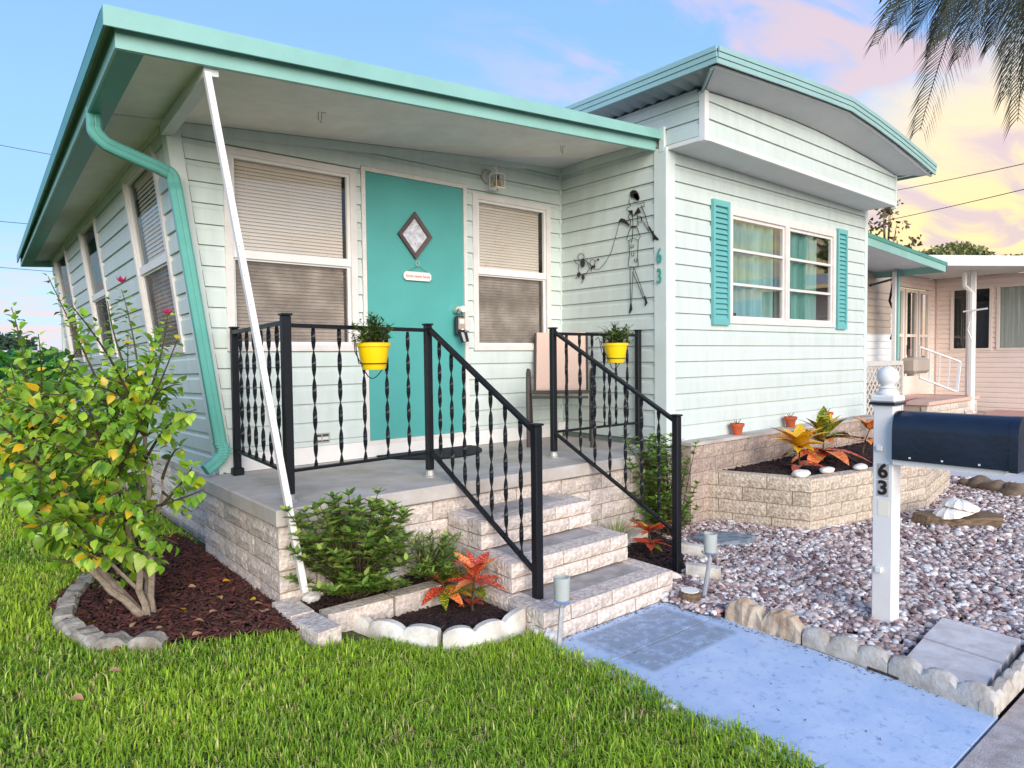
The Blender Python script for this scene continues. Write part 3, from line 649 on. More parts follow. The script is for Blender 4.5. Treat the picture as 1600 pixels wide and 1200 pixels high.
mb = MB(); mb.prism([(4.50, 3.115, 3.031), (7.99, 3.115, 2.988), (7.99, 3.44, 2.988), (4.50, 3.44, 3.031)], (0, 0, .01)); mb.build('box_soffit', SOFF2, house)
# --- low arched metal roof
XL, XR, YF = 4.215, 8.27, 2.815
prof = [(4.215, 3.545), (4.72, 3.578), (5.25, 3.612), (5.8, 3.642), (6.28, 3.662), (6.8, 3.618), (7.3, 3.56), (7.8, 3.49), (8.27, 3.415)]
mb = MB(); n = len(prof)
vs = [(x, YF+.004, z-.004) for x, z in prof]+[(x, 12.95, z-.004) for x, z in prof]+[(x, YF+.004, z-.02) for x, z in prof]+[(x, 12.95, z-.02) for x, z in prof]
mb.add(vs, [(i, i+1, n+i+1, n+i) for i in range(n-1)]+[(2*n+i, 3*n+i, 3*n+i+1, 2*n+i+1) for i in range(n-1)]+[(0, n, 3*n, 2*n), (n-1, 2*n-1, 4*n-1, 3*n-1)]); mb.build('roof', ROOFM, house)
def fascia_run(P, y_or, hgt, axis):
    """ribbed metal edge: three strips stepping in"""
    mb = MB()
    for k in range(3):
        a, b = k*hgt/3, (k+1)*hgt/3-.004; o = .006*(2-k)
        for i in range(len(P)-1):
            p, q = Vector(P[i]), Vector(P[i+1])
            if axis == 'y': mb.prism([p+Vector((0, -o, -a)), q+Vector((0, -o, -a)), q+Vector((0, -o, -b)), p+Vector((0, -o, -b))], (0, .012, 0))
            else: mb.prism([p+Vector((-o, 0, -a)), q+Vector((-o, 0, -a)), q+Vector((-o, 0, -b)), p+Vector((-o, 0, -b))], (.012, 0, 0))
    return mb
fascia_run([(x, YF-.014, z) for x, z in prof], YF, .118, 'y').build('roof_fascia', ROOFF, house)
fascia_run([(XL-.014, YF-.013, 3.545), (XL-.014, 12.9, 3.545)], XL, .118, 'x').build('roof_fascia', ROOFF, house)
fascia_run([(XR+.006, YF+.0005, 3.415), (XR+.006, 12.9, 3.415)], XR, .1, 'x').build('roof_fascia', ROOFF, house)
# soffit of the arched roof
mb = MB(); vs = []
for x, z in prof: vs += [(x+.012 if x < 5 else x-.012 if x > 8 else x, YF+.012, z-.118), (min(max(x, 4.50), 8.0), 3.10, ztop(min(max(x, 4.5), 8.0))-.002)]
mb.add(vs, [(2*i, 2*i+1, 2*i+3, 2*i+2) for i in range(n-1)]); mb.build('roof_soffit', SOFF2, house)
mb = MB(); vs = []
for x, z in prof: vs += [(x, YF+.02, z-.126), (x, YF+.05, z-.120)]
mb.add(vs, [(2*i, 2*i+1, 2*i+3, 2*i+2) for i in range(n-1)]); mb.build('soffit_trim', WHITE, house)
mb = MB(); pts = []; ny = 260
for k in range(ny+1):
    y = 2.90+k*.03; z = 3.445+.012*math.sin(k*1.6); pts += [(XL+.01, y, z), (4.475, y, z-.01)]
mb.add(pts, [(2*k, 2*k+1, 2*k+3, 2*k+2) for k in range(ny)]); mb.build('corrugated_edge', CORR, house, smooth=True)
mb = MB(); mb.prism([(XL+.012, YF+.03, 3.425), (4.47, 3.10, 3.395), (4.47, 3.12, 3.395), (XL+.012, YF+.06, 3.425)], (0, 0, -.02)); mb.build('roof_strut', ROOFF, house)
mb = MB(); mb.box((4.452, 3.455, 3.02), (4.4775, 3.50, 3.215)); mb.build('flashing', TRIMW, house)
# crawl-space vent in wall A
p = at(503, 689, y=4.65); mb = MB(); ring(mb, MA, p.x-.06, p.x+.06, .705+.09, .70+.165, .008, .008, .008, .008, .004, .026); rectbar(mb, MA, p.x-.003, p.x+.003, .80, .86, .004, .024)
mb.build('wall_vent', STEEL, house); rectbar(MB(), MA, p.x-.055, p.x+.055, .80, .86, .002, .019).build('vent_plate', MATS['dark_bronze'], house)

p = at(879, 668, y=4.6); mb = MB(); mb.box((p.x-.06, 4.585, p.z-.045), (p.x+.03, 4.645, p.z+.055), bev=.006); mb.build('outlet_box', WHITE, house)
# --- downspout (one bent box pipe)
def boxpipe(pts, a, b):
    P = [Vector(p) for p in pts]; mb = MB(); rings = []
    for i, p in enumerate(P):
        t = (P[min(i+1, len(P)-1)]-P[max(i-1, 0)]).normalized()
        yv = Vector((0, 1, 0)); yv = (yv-t*yv.dot(t)).normalized(); xv = yv.cross(t)
        ridge = 1+.05*(i % 2 if 0 else 0)
        cr = [(-1, -.7), (-.7, -1), (-.15, -1), (0, -.88), (.15, -1), (.7, -1), (1, -.7), (1, .7), (.7, 1), (-.7, 1), (-1, .7)]
        rings.append([p+xv*a*c_*ridge+yv*b*d_*ridge for c_, d_ in cr])
    n = len(rings[0]); vs = [q for r in rings for q in r]
    mb.add(vs, [(i*n+k, i*n+(k+1) % n, (i+1)*n+(k+1) % n, (i+1)*n+k) for i in range(len(P)-1) for k in range(n)]+[tuple(range(n)), tuple(range((len(P)-1)*n, len(P)*n))]); return mb
D = [(.685, 4.50, 2.82), (.69, 4.50, 2.74)]
for k in range(7):
    a = k/6; D.append((.69+.06*a*a+.0*a, 4.505, 2.72-.085*a+.0*a))
D += [(.80, 4.51, 2.617), (1.02, 4.53, 2.555), (1.06, 4.535, 2.54)]
for k in range(1, 7):
    a = k/6*PI/2; D.append((1.06+.045*math.sin(a), 4.54, 2.54-.055*(1-math.cos(a))))
D += [(1.118, 4.55, 2.44), (1.345, 4.575, .86)]
for k in range(1, 8):
    a = k/7; D.append((1.345+.02*math.sin(a*PI)-.05*a*a, 4.575-.03*a, .86-.12*a))
D.append((1.235, 4.53, .705))
boxpipe(D, .036, .028).build('downspout', SPOUT, house)
mb = MB()
for k in range(7): 
    a = k/6; p = Vector(D[-9+k]); mb.box((p.x-.042, p.y-.034, p.z-.004), (p.x+.042, p.y+.034, p.z+.004))
mb.build('downspout_crimps', SPOUT, house)

# ------------------------------------------------------------------ bricks
BC = {}
def brick_mesh(Ln, h, T, m, amp=.011, top_rough=.0):
    key = (round(Ln, 2), round(h, 3), round(T, 2), m.name, random.randrange(4))
    if key in BC: return BC[key]
    r = random.Random(hash(key[:3])+key[4]*31)
    nx, nz = max(2, int(Ln/.05)), 2; vs = []; fs = []
    def j(a): return r.uniform(-a, a)
    e = .005
    # rough front face grid
    for iz in range(nz+1):
        for ix in range(nx+1):
            edge = ix in (0, nx) or iz in (0, nz)
            y = .004+j(.002) if edge else -r.uniform(.2, 1)*amp
            vs.append((Ln*ix/nx+(j(.002) if 0 < ix < nx else 0), y, h*iz/nz+(j(.0025))))
    g = lambda ix, iz: iz*(nx+1)+ix
    for iz in range(nz):
        for ix in range(nx): fs.append((g(ix, iz), g(ix+1, iz), g(ix+1, iz+1), g(ix, iz+1)))
    o = len(vs); vs += [(0, T, 0), (Ln, T, 0), (Ln, T, h), (0, T, h)]
    fs.append(tuple([g(i, nz) for i in range(nx+1)]+[o+2, o+3])); fs.append(tuple([o, o+1]+[g(i, 0) for i in range(nx, -1, -1)]))
    fs.append(tuple([g(0, i) for i in range(nz, -1, -1)]+[o, o+3])[::1]); fs.append(tuple([g(nx, i) for i in range(nz+1)]+[o+2, o+1])); fs.append((o+1, o, o+3, o+2))
    mb = MB(); mb.add(vs, fs); BC[key] = mb.mesh('brick', m); return BC[key]
def brick_run(parent, p0, p1, zb, courses, h, Lb, T, m, joint=.008, core=True, start=0, shift=0.5, lead=.0):
    p0, p1 = Vector((*p0, 0)), Vector((*p1, 0)); d = p1-p0; ln = d.length; ang = math.atan2(d.y, d.x); d.normalize(); nrm = Vector((d.y, -d.x, 0))
    for c in range(courses):
        s = 0; first = True
        while s < ln-.03:
            Lx = Lb*random.choice((1, 1, .8)); 
            if first and (c+start) % 2: Lx = Lb*shift
            first = False
            e = min(ln, s+Lx)
            if ln-e < .1: e = ln
            p = p0+d*s
            link('brick', brick_mesh(e-s-joint, h-joint, T, m), parent, (p.x, p.y, zb+c*h), (0, 0, ang)); s = e
    if core:
        q = MB(); a, b = p0+d*.004-nrm*.010, p1-d*.012-nrm*.010
        q.prism([a, b, b-nrm*(T-.02), a-nrm*(T-.02)], (0, 0, courses*h-joint-.004))
        q.build('mortar', MORT, parent, loc=(0, 0, zb))

# porch of block with a concrete slab
porch = thing('front_porch', 'raised porch with pale concrete slab on split face block walls', 'porch', (2.9, 3.9, 0))
mb = MB(); mb.box((1.235, 3.33, .562), (4.475, 4.655, .65), bev=.008); mb.build('slab', CONC, porch)
brick_run(porch, (1.255, 3.36), (4.47, 3.36), 0, 5, .112, .40, .12, BRICK, start=1)
brick_run(porch, (1.255, 4.66), (1.255, 3.365), 0, 5, .112, .40, .12, BRICK)
# the foundation under the side wall and under wall B
brick_run(house, (1.365, 10.6), (1.365, 4.70), .0, 5, .112, .42, .1, BRICK)
mb = MB(); mb.box((1.345, 4.70, .562), (1.48, 10.6, .606)); mb.build('foundation_cap', CONC, house)
brick_run(house, (4.60, 3.30), (8.10, 3.30), .0, 6, .111, .34, .14, BRICKP)
brick_run(house, (8.105, 3.31), (8.105, 5.2), .0, 6, .111, .34, .1, BRICKP)
mb = MB(); mb.box((4.58, 3.285, .664), (8.12, 3.455, .69)); mb.build('foundation_cap', CONC, house)

steps = thing('front_steps', 'three block steps with grey treads between two black railings', 'steps', (2.7, 2.9, 0))
ST = [(2.42, 0, .163, 2.19, 3.205), (2.715, .163, .163, 2.235, 3.155), (3.01, .326, .163, 2.262, 3.145)]
for i, (yf, zb, h, xa, xb) in enumerate(ST):
    yb = ST[i+1][0] if i < 2 else 3.36
    brick_run(steps, (xa, yf), (xb, yf), zb, 2, h/2, .38, .13, BRICK, start=i, core=False)
    brick_run(steps, (xa, 3.345), (xa, yf+.135), zb, 2, h/2, .36, .11, BRICK, start=i+1, core=False)
    brick_run(steps, (xb, yf+.135), (xb, 3.345), zb, 2, h/2, .36, .11, BRICK, start=i+1, core=False)
    mb = MB(); mb.box((xa+.112, yf+.132, zb+.0), (xb-.112, yb+.05 if i < 2 else yb-.005, zb+h-.012)); mb.build('tread', CONCT, steps)
    mb = MB(); mb.box((xa+.012, yf+.012, zb+.002), (xb-.012, yf+.125, zb+h-.02)); mb.box((xa+.012, yf+.126, zb+.002), (xa+.105, 3.345, zb+h-.014)); mb.box((xb-.105, yf+.126, zb+.002), (xb-.012, 3.345, zb+h-.014)); mb.build('mortar', MORT, steps)

# ------------------------------------------------------------------ railings
TW = {}
def twisted(hg):
    k = round(hg, 2)
    if k in TW: return TW[k]
    mb = MB(); n = max(6, int(hg/.024)); vs = []; a, b = .0115, .0035
    for i in range(n+1):
        z = hg*i/n; t = z/.145*PI
        for (p, q) in ((-a, -b), (a, -b), (a, b), (-a, b)): vs.append((p*math.cos(t)-q*math.sin(t), p*math.sin(t)+q*math.cos(t), z))
    mb.add(vs, [(4*i+j, 4*i+(j+1) % 4, 4*i+4+(j+1) % 4, 4*i+4+j) for i in range(n) for j in range(4)]); TW[k] = mb.mesh('baluster', BLACK); return TW[k]
def rail_post(parent, x, y, z0, z1, foot, r=.021, cap=True):
    mb = MB(); mb.box((x-r, y-r, z0+(.0 if foot != 'bolt' else .045)), (x+r, y+r, z1), bev=.004)
    if cap: mb.box((x-r-.006, y-r-.006, z1+.0005), (x+r+.006, y+r+.006, z1+.012), bev=.003)
    o = mb.build('post', BLACK, parent)
    if foot == 'shoe': q = MB(); q.box((x-.034, y-.034, z0+.002), (x+.034, y+.034, z0+.05), bev=.006); q.build('foot_plate', BLACK, o)
    if foot == 'bolt':
        q = MB(); q.lathe((x, y, z0+.001), [(.045, 0), (.045, .006), (.03, .01), (.026, .04), (.03, .046)], 12); q.build('foot_plate', STEEL, o)
def rail_run(parent, p, q, zt0, zt1, zb0, zb1, nb, toff=0):
    p, q = Vector((*p, 0)), Vector((*q, 0)); d = (q-p); L_ = d.length; dn = d.normalized()
    for (a, b, nm, hh_, ww) in ((zt0, zt1, 'top_rail', .011, .017), (zb0, zb1, 'bottom_rail', .008, .014)):
        s = Vector((-dn.y, dn.x, 0))*ww; pa, pb = p+dn*.02, q-dn*.02
        mb = MB(); mb.prism([pa-s+Vector((0, 0, a-hh_)), pa+s+Vector((0, 0, a-hh_)), pa+s+Vector((0, 0, a+hh_)), pa-s+Vector((0, 0, a+hh_))], (pb-pa)+Vector((0, 0, b-a))); mb.build(nm, BLACK, parent)
    for k in range(nb):
        t = (k+1)/(nb+1)+toff; c = p+d*t; z0 = zb0+(zb1-zb0)*t; z1 = zt0+(zt1-zt0)*t
        hg = z1-z0-.01
        link('baluster', twisted(hg), parent, (c.x, c.y, z0), (0, 0, random.uniform(-.2, .2)))
rl = thing('iron_railing', 'black twisted iron railing around the porch left of the steps', 'railing', (1.4, 3.5, .65), 'black iron porch railings')
P1, P2, P3, P4 = (1.437, 4.54), (1.362, 3.48), (2.323, 3.625), (2.315, 2.606)
rail_post(rl, *P1, .65, 1.60, 'shoe'); rail_post(rl, *P2, .65, 1.625, 'bolt', r=.023); rail_post(rl, *P3, .65, 1.60, 'bolt'); rail_post(rl, *P4, 0, 1.045, None, r=.023)
rail_run(rl, P1, P2, 1.575, 1.59, .81, .81, 6); rail_run(rl, P2, P3, 1.575, 1.57, .815, .805, 5); rail_run(rl, P3, P4, 1.575, 1.02, .81, .285, 7)
rr = thing('iron_railing', 'black twisted iron railing right of the steps beside the wall art', 'railing', (3.46, 3.7, .65), 'black iron porch railings')
P5, P6, P7 = (3.447, 3.685), (4.425, 3.70), (3.472, 2.60)
rail_post(rr, *P5, .65, 1.60, 'bolt'); rail_post(rr, *P6, .655, 1.60, None); rail_post(rr, *P7, 0, 1.02, None, r=.022)
rail_run(rr, P5, P6, 1.565, 1.565, .84, .84, 6); rail_run(rr, P5, P7, 1.575, .995, .83, .30, 7)

# white leaning pole
pt = Vector((1.03, 3.553, 2.80)); pb_ = at(476, 925, y=3.22)
pole = thing('leaning_pole', 'thin white metal pole leaning from the ground to the roof corner', 'pole', pb_)
mb = MB(); mb.tube([pb_, pt], .021, 4); mb.build('tube', WPOLE, pole)
mb = MB(); d_ = (pt-pb_)
for k in range(6, 17):
    c_ = pb_+d_*(k/18)+Vector((-.008, -.018, 0)); mb.box(c_-Vector((.0016, .002, .0016)), c_+Vector((.0016, .002, .0016)))
mb.build('punched_holes', MATS['dark_bronze'], pole)

# ------------------------------------------------------------------ ground
def ss(t): t = np.clip(t, 0, 1); return t*t*(3-2*t)
def gz(x, y):
    return .04+.13*ss((np.asarray(y)-1.6)/1.7)*ss((1.75-np.asarray(x))/.7)
SB = [(1.25, 3.36), (2.24, 3.36)]
# far ground sheet with the road side
mb = MB(); mb.box((-300, -300, -.30), (300, 300, -.05)); structure(mb.build('ground', LAWNG, smooth=False))
nx, ny = 60, 80
xs = np.concatenate([np.linspace(-30, -2, 12), np.linspace(-1.9, 2.14, 48)]); ys = np.concatenate([np.linspace(-1, 6, 60), np.linspace(6.2, 60, 20)])
XX, YY = np.meshgrid(xs, ys, indexing='ij'); ZZ = gz(XX, YY)-.012
V = np.stack([XX, YY, ZZ], 2).reshape(-1, 3); n1 = len(ys)
F = np.array([(i*n1+j, (i+1)*n1+j, (i+1)*n1+j+1, i*n1+j+1) for i in range(len(xs)-1) for j in range(n1-1)])
structure(link('lawn', bigmesh('lawn', V, F, LAWNG, smooth=True)))
# walkway in two slabs
wk = thing('walkway', None, None, (2.6, 1.6, 0)); structure(wk)
mb = MB(); mb.prism([(2.10, 2.092, -.08), (3.14, 2.092, -.08), (3.15, 2.416, -.08), (2.10, 2.416, -.08)], (0, 0, .082)); mb.build('concrete_slab', BLUEW, wk)
mb = MB(); mb.prism([(2.08, .798, -.08), (3.065, .798, -.08), (3.14, 2.082, -.08), (2.10, 2.082, -.08)], (0, 0, .081)); mb.build('concrete_slab', BLUEW, wk)
sw = thing('sidewalk', None, None, (3, .4, 0)); structure(sw)
for k in range(-2, 14):
    mb = MB(); a = 1.52+k*1.05; mb.box((a, -.70, -.08), (a+1.04, .789, .0), bev=.004); mb.build('concrete_slab', CONCS, sw)
mb = MB(); mb.box((-40, -9, -.10), (60, -.72, -.045)); structure(mb.build('road', ROADM))
mb = MB(); mb.prism([(3.06, .81, -.1), (8.6, .81, -.1), (8.6, 3.5, -.1), (3.15, 3.5, -.1), (3.15, 1.9, -.1)], (0, 0, .112)); structure(mb.build('gravel_bed', GRAVG))
mb = MB(); mb.box((8.62, .79, -.1), (12.6, 12, .014)); structure(mb.build('driveway', DRIVE))
mb = MB(); mb.box((12.62, .79, -.1), (60, 60, .006)); structure(mb.build('neighbour_lawn', LAWNG))

# mulch beds
def inside(poly, X, Y):
    X = np.asarray(X); r = np.zeros(X.shape, bool); n = len(poly); j = n-1
    for i in range(n):
        xi, yi = poly[i]; xj, yj = poly[j]
        with np.errstate(divide='ignore', invalid='ignore'):
            r ^= ((yi > Y) != (yj > Y)) & (X < (xj-xi)*(Y-yi)/(yj-yi+1e-12)+xi)
        j = i
    return r
BED_H = [(.52, 3.28), (.36, 3.72), (.36, 4.1), (.55, 4.5), (.75, 5.2), (1.26, 5.2), (1.26, 3.35), (1.22, 3.0), (.95, 3.08)]
BED_C = [(1.55, 3.03), (1.60, 2.93), (1.72, 2.82), (1.86, 2.735), (2.05, 2.69), (2.25, 2.70), (2.22, 3.02)]
BED_B = [(1.33, 3.12), (2.23, 3.12), (2.25, 3.35), (1.27, 3.35), (1.3, 3.2)]
BED_R = [(3.22, 2.66), (3.55, 2.60), (3.98, 2.95), (4.15, 3.33), (3.17, 3.33), (3.22, 2.9)]
PLP = [(4.66, 3.42), (4.80, 3.40), (5.085, 2.555), (6.58, 2.265), (7.88, 2.50), (8.0, 3.28), (4.66, 3.28)]
PLI = [(4.90, 3.29), (5.20, 2.68), (6.55, 2.40), (7.78, 2.62), (7.92, 3.29)]
def sheet(name, poly, z, m, dome=0):
    mb = MB(); c = (sum(p[0] for p in poly)/len(poly), sum(p[1] for p in poly)/len(poly))
    f = z if callable(z) else (lambda x, y: z)
    vs = [(c[0], c[1], f(*c)+dome)]+[(p[0], p[1], f(*p)) for p in poly]; n = len(poly)
    mb.add(vs, [(0, 1+i, 1+(i+1) % n) for i in range(n)]); return structure(mb.build(name, m))
sheet('mulch_bed', BED_H, lambda x, y: float(gz(x, y))+.0, MULCHG, .012)
sheet('mulch_bed', BED_C, .055, MULCHG, .02); sheet('mulch_bed', BED_B, .15, MULCHG); sheet('mulch_bed', BED_R, .03, MULCHG, .01)
def scatter(poly, n):
    xs_, ys_ = [p[0] for p in poly], [p[1] for p in poly]; X = []; Y = []; c = 0
    while c < n:
        x = rng.uniform(min(xs_), max(xs_), n*2); y = rng.uniform(min(ys_), max(ys_), n*2); k = inside(poly, x, y); X.append(x[k]); Y.append(y[k]); c += k.sum()
    return np.concatenate(X)[:n], np.concatenate(Y)[:n]
def euler_mats(n, tilt, size):
    a = rng.uniform(0, 2*PI, n); d = np.stack([np.cos(a), np.sin(a), rng.normal(0, tilt, n)], 1)
    up = np.stack([rng.normal(0, tilt, n), rng.normal(0, tilt, n), np.ones(n)], 1); return frames(d, up, size)
CHV = np.array([(-.13, -.5, 0), (.10, -.45, .02), (.14, .4, .0), (-.08, .5, .03), (-.10, -.42, .10), (.08, -.4, .11), (.09, .36, .09), (-.05, .42, .10)])
CHF = np.array([(4, 5, 6, 7), (0, 1, 5, 4), (1, 2, 6, 5), (2, 3, 7, 6), (3, 0, 4, 7)])
def chips(name, poly, n, zf, size, base, parent=None):
    x, y = scatter(poly, n); z = np.asarray(zf(x, y))+rng.uniform(0, .018, n)
    sz = rng.uniform(.5, 1.3, n)*size; Ms = euler_mats(n, .28, sz)
    v = rng.uniform(.45, 1.7, n)[:, None]; c = np.array(base)[None]*v*(1+rng.normal(0, .12, (n, 3)))
    V, F, C = instance(CHV, CHF, Ms, np.stack([x, y, z], 1), np.clip(c, 0, 1))
    return link(name, bigmesh(name, V, F, MULCH, C), parent, kind='stuff')
tag(chips('mulch', BED_H, 7000, lambda x, y: gz(x, y)+.004, .045, (.100, .030, .020)), 'dark red brown bark mulch under the hibiscus shrub', 'mulch')
tag(chips('mulch', BED_C, 3200, lambda x, y: .062+0*x, .045, (.040, .018, .016)), 'dark mulch inside the curved scalloped edging', 'mulch')
tag(chips('mulch', BED_R, 2200, lambda x, y: .034+0*x, .045, (.040, .018, .016)), 'dark mulch in the small bed right of the steps', 'mulch')
tag(chips('mulch', BED_B, 1200, lambda x, y: .152+0*x, .04, (.05, .022, .018)), 'mulch under the small bush in front of the porch', 'mulch')

# ------------------------------------------------------------------ planter
pl = thing('raised_planter', 'raised tan block planter bed in front of the window wall', 'planter', (5.1, 2.6, 0))
path = [(4.93, 3.40), (5.085, 2.555), (6.58, 2.265), (7.88, 2.50), (8.0, 3.28)]; path[0] = (4.80, 3.40)
for i in range(len(path)-1):
    brick_run(pl, path[i], path[i+1], .0, 4, .110, .38, .12, BRICKD, start=i)
sheet_o = MB(); c = (6.4, 2.9); n = len(PLI); sheet_o.add([(c[0], c[1], .44)]+[(p[0], p[1], .395) for p in PLI], [(0, 1+i, 1+(i+1) % n) for i in range(n)]); sheet_o.build('soil', MULCHG, pl)
chips('mulch', PLI, 9000, lambda x, y: .40+.03*np.exp(-((x-6.4)**2/1.2+(y-2.9)**2/.1)), .05, (.036, .016, .014), pl)

# ------------------------------------------------------------------ leaves
def leaf_np(w=.5, n=4, fold=.12, droop=.25, point=1.0, ser=0):
    """unit leaf along +y, returns verts and quads"""
    V = []; 
    for i in range(n+1):
        t = i/n; ww = w*.5*(math.sin(PI*min(1, t**.75*1.0))**point+.02)
        if i == n: ww = .004
        z = -droop*t*t; V += [(-ww, t, z+fold*ww*2), (0, t, z), (ww, t, z+fold*ww*2)]
    F = []
    for i in range(n):
        a = 3*i; F += [(a, a+1, a+4, a+3), (a+1, a+2, a+5, a+4)]
    return np.array(V), np.array(F)
LV, LF = leaf_np(.72, 4, .16, .30); NV, NF = leaf_np(.30, 3, .12, .12); RV, RF = leaf_np(.44, 3, .12, .15)
def leafmesh(name, v, f, m):
    me = bpy.data.meshes.new(name); me.from_pydata([tuple(p) for p in v], [], [tuple(int(i) for i in q) for q in f]); me.materials.append(m)
    me.polygons.foreach_set('use_smooth', [True]*len(me.polygons)); return me
def bez(a, b, c, n): return [a*(1-t)**2+b*2*t*(1-t)+c*t*t for t in [i/n for i in range(n+1)]]

# hibiscus
hib = thing('hibiscus_shrub', 'tall leafy hibiscus shrub with yellowing leaves beside the left wall', 'shrub', (.70, 3.62, .17))
HB = Vector((.70, 3.60, .16))
tips = [(75, 432), (18, 480), (112, 478), (168, 470), (190, 452), (215, 645), (262, 492), (278, 528), (240, 560), (285, 600), (306, 640), (318, 765), (300, 800), (278, 850), (250, 705), (200, 525), (150, 505), (60, 522), (15, 560), (50, 612), (8, 645), (92, 575), (130, 605), (38, 685), (100, 660), (150, 655), (20, 725), (80, 745), (130, 722), (190, 605), (180, 702), (60, 790), (120, 805), (200, 765), (240, 805), (172, 852), (130, 880), (98, 850), (212, 662), (250, 622), (270, 682), (135, 935), (300, 730), (285, 700), (200, 570), (250, 520)]
for k in range(150):
    tips.append((random.triangular(-60, 285, 60), random.uniform(570, 840)))
for k in range(30): tips.append((random.uniform(70, 270), random.uniform(800, 885)))
trunks = [[HB, Vector((.66, 3.58, .5)), Vector((.55, 3.55, .95))], [HB+Vector((.03, .03, 0)), Vector((.74, 3.66, .6)), Vector((.74, 3.7, 1.15))], [HB+Vector((-.02, 0, .02)), Vector((.50, 3.60, .40)), Vector((.30, 3.62, .72))], [HB+Vector((-.02, .04, .02)), Vector((.45, 3.8, .5)), Vector((.32, 4.0, 1.0))], [HB+Vector((.02, .05, 0)), Vector((.78, 3.85, .5)), Vector((.72, 4.0, .95))]]
mb = MB(); anchors = []
for tr in trunks:
    pts = bez(*tr, 9); pts = [p+Vector((random.uniform(-.012, .012), random.uniform(-.012, .012), 0)) if i else p for i, p in enumerate(pts)]
    mb.tube(pts, [.019-.011*i/9+.004*(i == 0) for i in range(10)], 7); anchors += pts[3:]
    for q_ in range(2):
        j = random.choice((2, 3, 4)); e_ = pts[j]+Vector((random.uniform(-.2, .2), random.uniform(-.15, .15), random.uniform(.2, .35))); b2 = bez(pts[j], pts[j].lerp(e_, .5)+Vector((random.uniform(-.05, .05), 0, .0)), e_, 4); mb.tube(b2, [.010-.0012*i for i in range(5)], 5); anchors += b2[2:]
mb.build('trunk', BARK, hib, smooth=True)
LP = []; tw = MB()
for (u, v) in tips:
    dpt = 3.22+random.uniform(-.50, .75)
    if u > 230: dpt = min(dpt, 3.45)
    tip = dep(u, v, dpt)
    if tip.x > 1.02: tip.x = 1.02
    an = min(anchors, key=lambda a: (a-tip).length+.6*max(0, a.z-tip.z)+random.uniform(0, .25))
    mid = an.lerp(tip, .45)+Vector((random.uniform(-.06, .06), random.uniform(-.06, .06), random.uniform(.02, .12)))
    pts = bez(an, mid, tip, 7); tw.tube(pts, [.008-.006*i/7 for i in range(8)], 4, caps=False)
    lng = (tip-an).length; nl = int(9+lng*26); top = v < 545 and u < 300
    for i in range(nl):
        t = .30+.70*(i+random.random()*.5)/nl if not top else .45+.55*(i+.5)/nl
        j = min(6, int(t*7)); p = pts[j].lerp(pts[j+1], t*7-j) if t < 1 else tip
        ax = (pts[j+1]-pts[j]).normalized(); a = i*2.4+random.random()
        sidev = ax.cross(Vector((math.cos(a), math.sin(a), .3))).normalized()
        d = (sidev*.9+ax*.45+Vector((0, 0, .05))).normalized()
        s = random.uniform(.034, .068)*(1 if t < .9 else .7)*(.8 if top else 1)
        LP.append((p+d*.015, d, s, top))
tw.build('twigs', BARKD, hib)['kind'] = 'stuff'
cv = Vector(CAM); fw = Vector((.637, .77, -.04))
def vis_key(e): return -(e[2]/max(.5, (e[0]-cv).dot(fw)))
LP.sort(key=vis_key)
lm_ = [leafmesh('leaf', LV, LF, m) for m in (LEAFG, LEAFG, LEAFG, LEAFL, LEAFY)]
lm2 = [leafmesh('leaf', leaf_np(.8, 4, .05, .5)[0], LF, m) for m in (LEAFG, LEAFG, LEAFL, LEAFL, LEAFY)]
def leaf_rot(d):
    d = Vector(d); up = Vector((random.uniform(-.35, .35), random.uniform(-.6, .2), 1)); s = d.cross(up).normalized(); nn = s.cross(d)
    return Matrix((s, d, nn)).transposed().to_euler()
for (p, d, s, top) in LP[:300]:
    q = random.random(); me = (lm_ if random.random() < .6 else lm2)[0 if q < .4 else 1 if q < .6 else 2 if q < .68 else 3 if q < .93 else 4]
    link('leaf', me, hib, p, leaf_rot(d), s)
rest = LP[300:]; n = len(rest)
d = np.array([tuple(e[1]) for e in rest]); up = np.stack([rng.uniform(-.4, .4, n), rng.uniform(-.6, .2, n), np.ones(n)], 1)
cc = np.array([srgb(116, 162, 40), srgb(138, 180, 48), srgb(170, 200, 60), srgb(86, 132, 36), srgb(240, 204, 60)])[rng.choice(5, n, p=[.34, .26, .24, .11, .05])]*rng.uniform(.75, 1.2, (n, 1))
V, F, C = instance(LV, LF, frames(d, up, [e[2] for e in rest]), np.array([tuple(e[0]) for e in rest]), cc)
link('foliage', bigmesh('foliage', V, F, LEAFH, C, True), hib, kind='stuff')
for (u, v) in ((262, 492), (215, 645), (190, 442)):
    p = dep(u, v, 3.2); q = MB()
    for k in range(5):
        a = k*2*PI/5; q.prism([p, p+Vector((math.cos(a)*.018, math.sin(a)*.018, .012)), p+Vector((math.cos(a+.6)*.024, math.sin(a+.6)*.024, .03)), p+Vector((math.cos(a+1.2)*.016, math.sin(a+1.2)*.016, .012))], (0, 0, .002))
    q.build('flower', PETAL, hib)

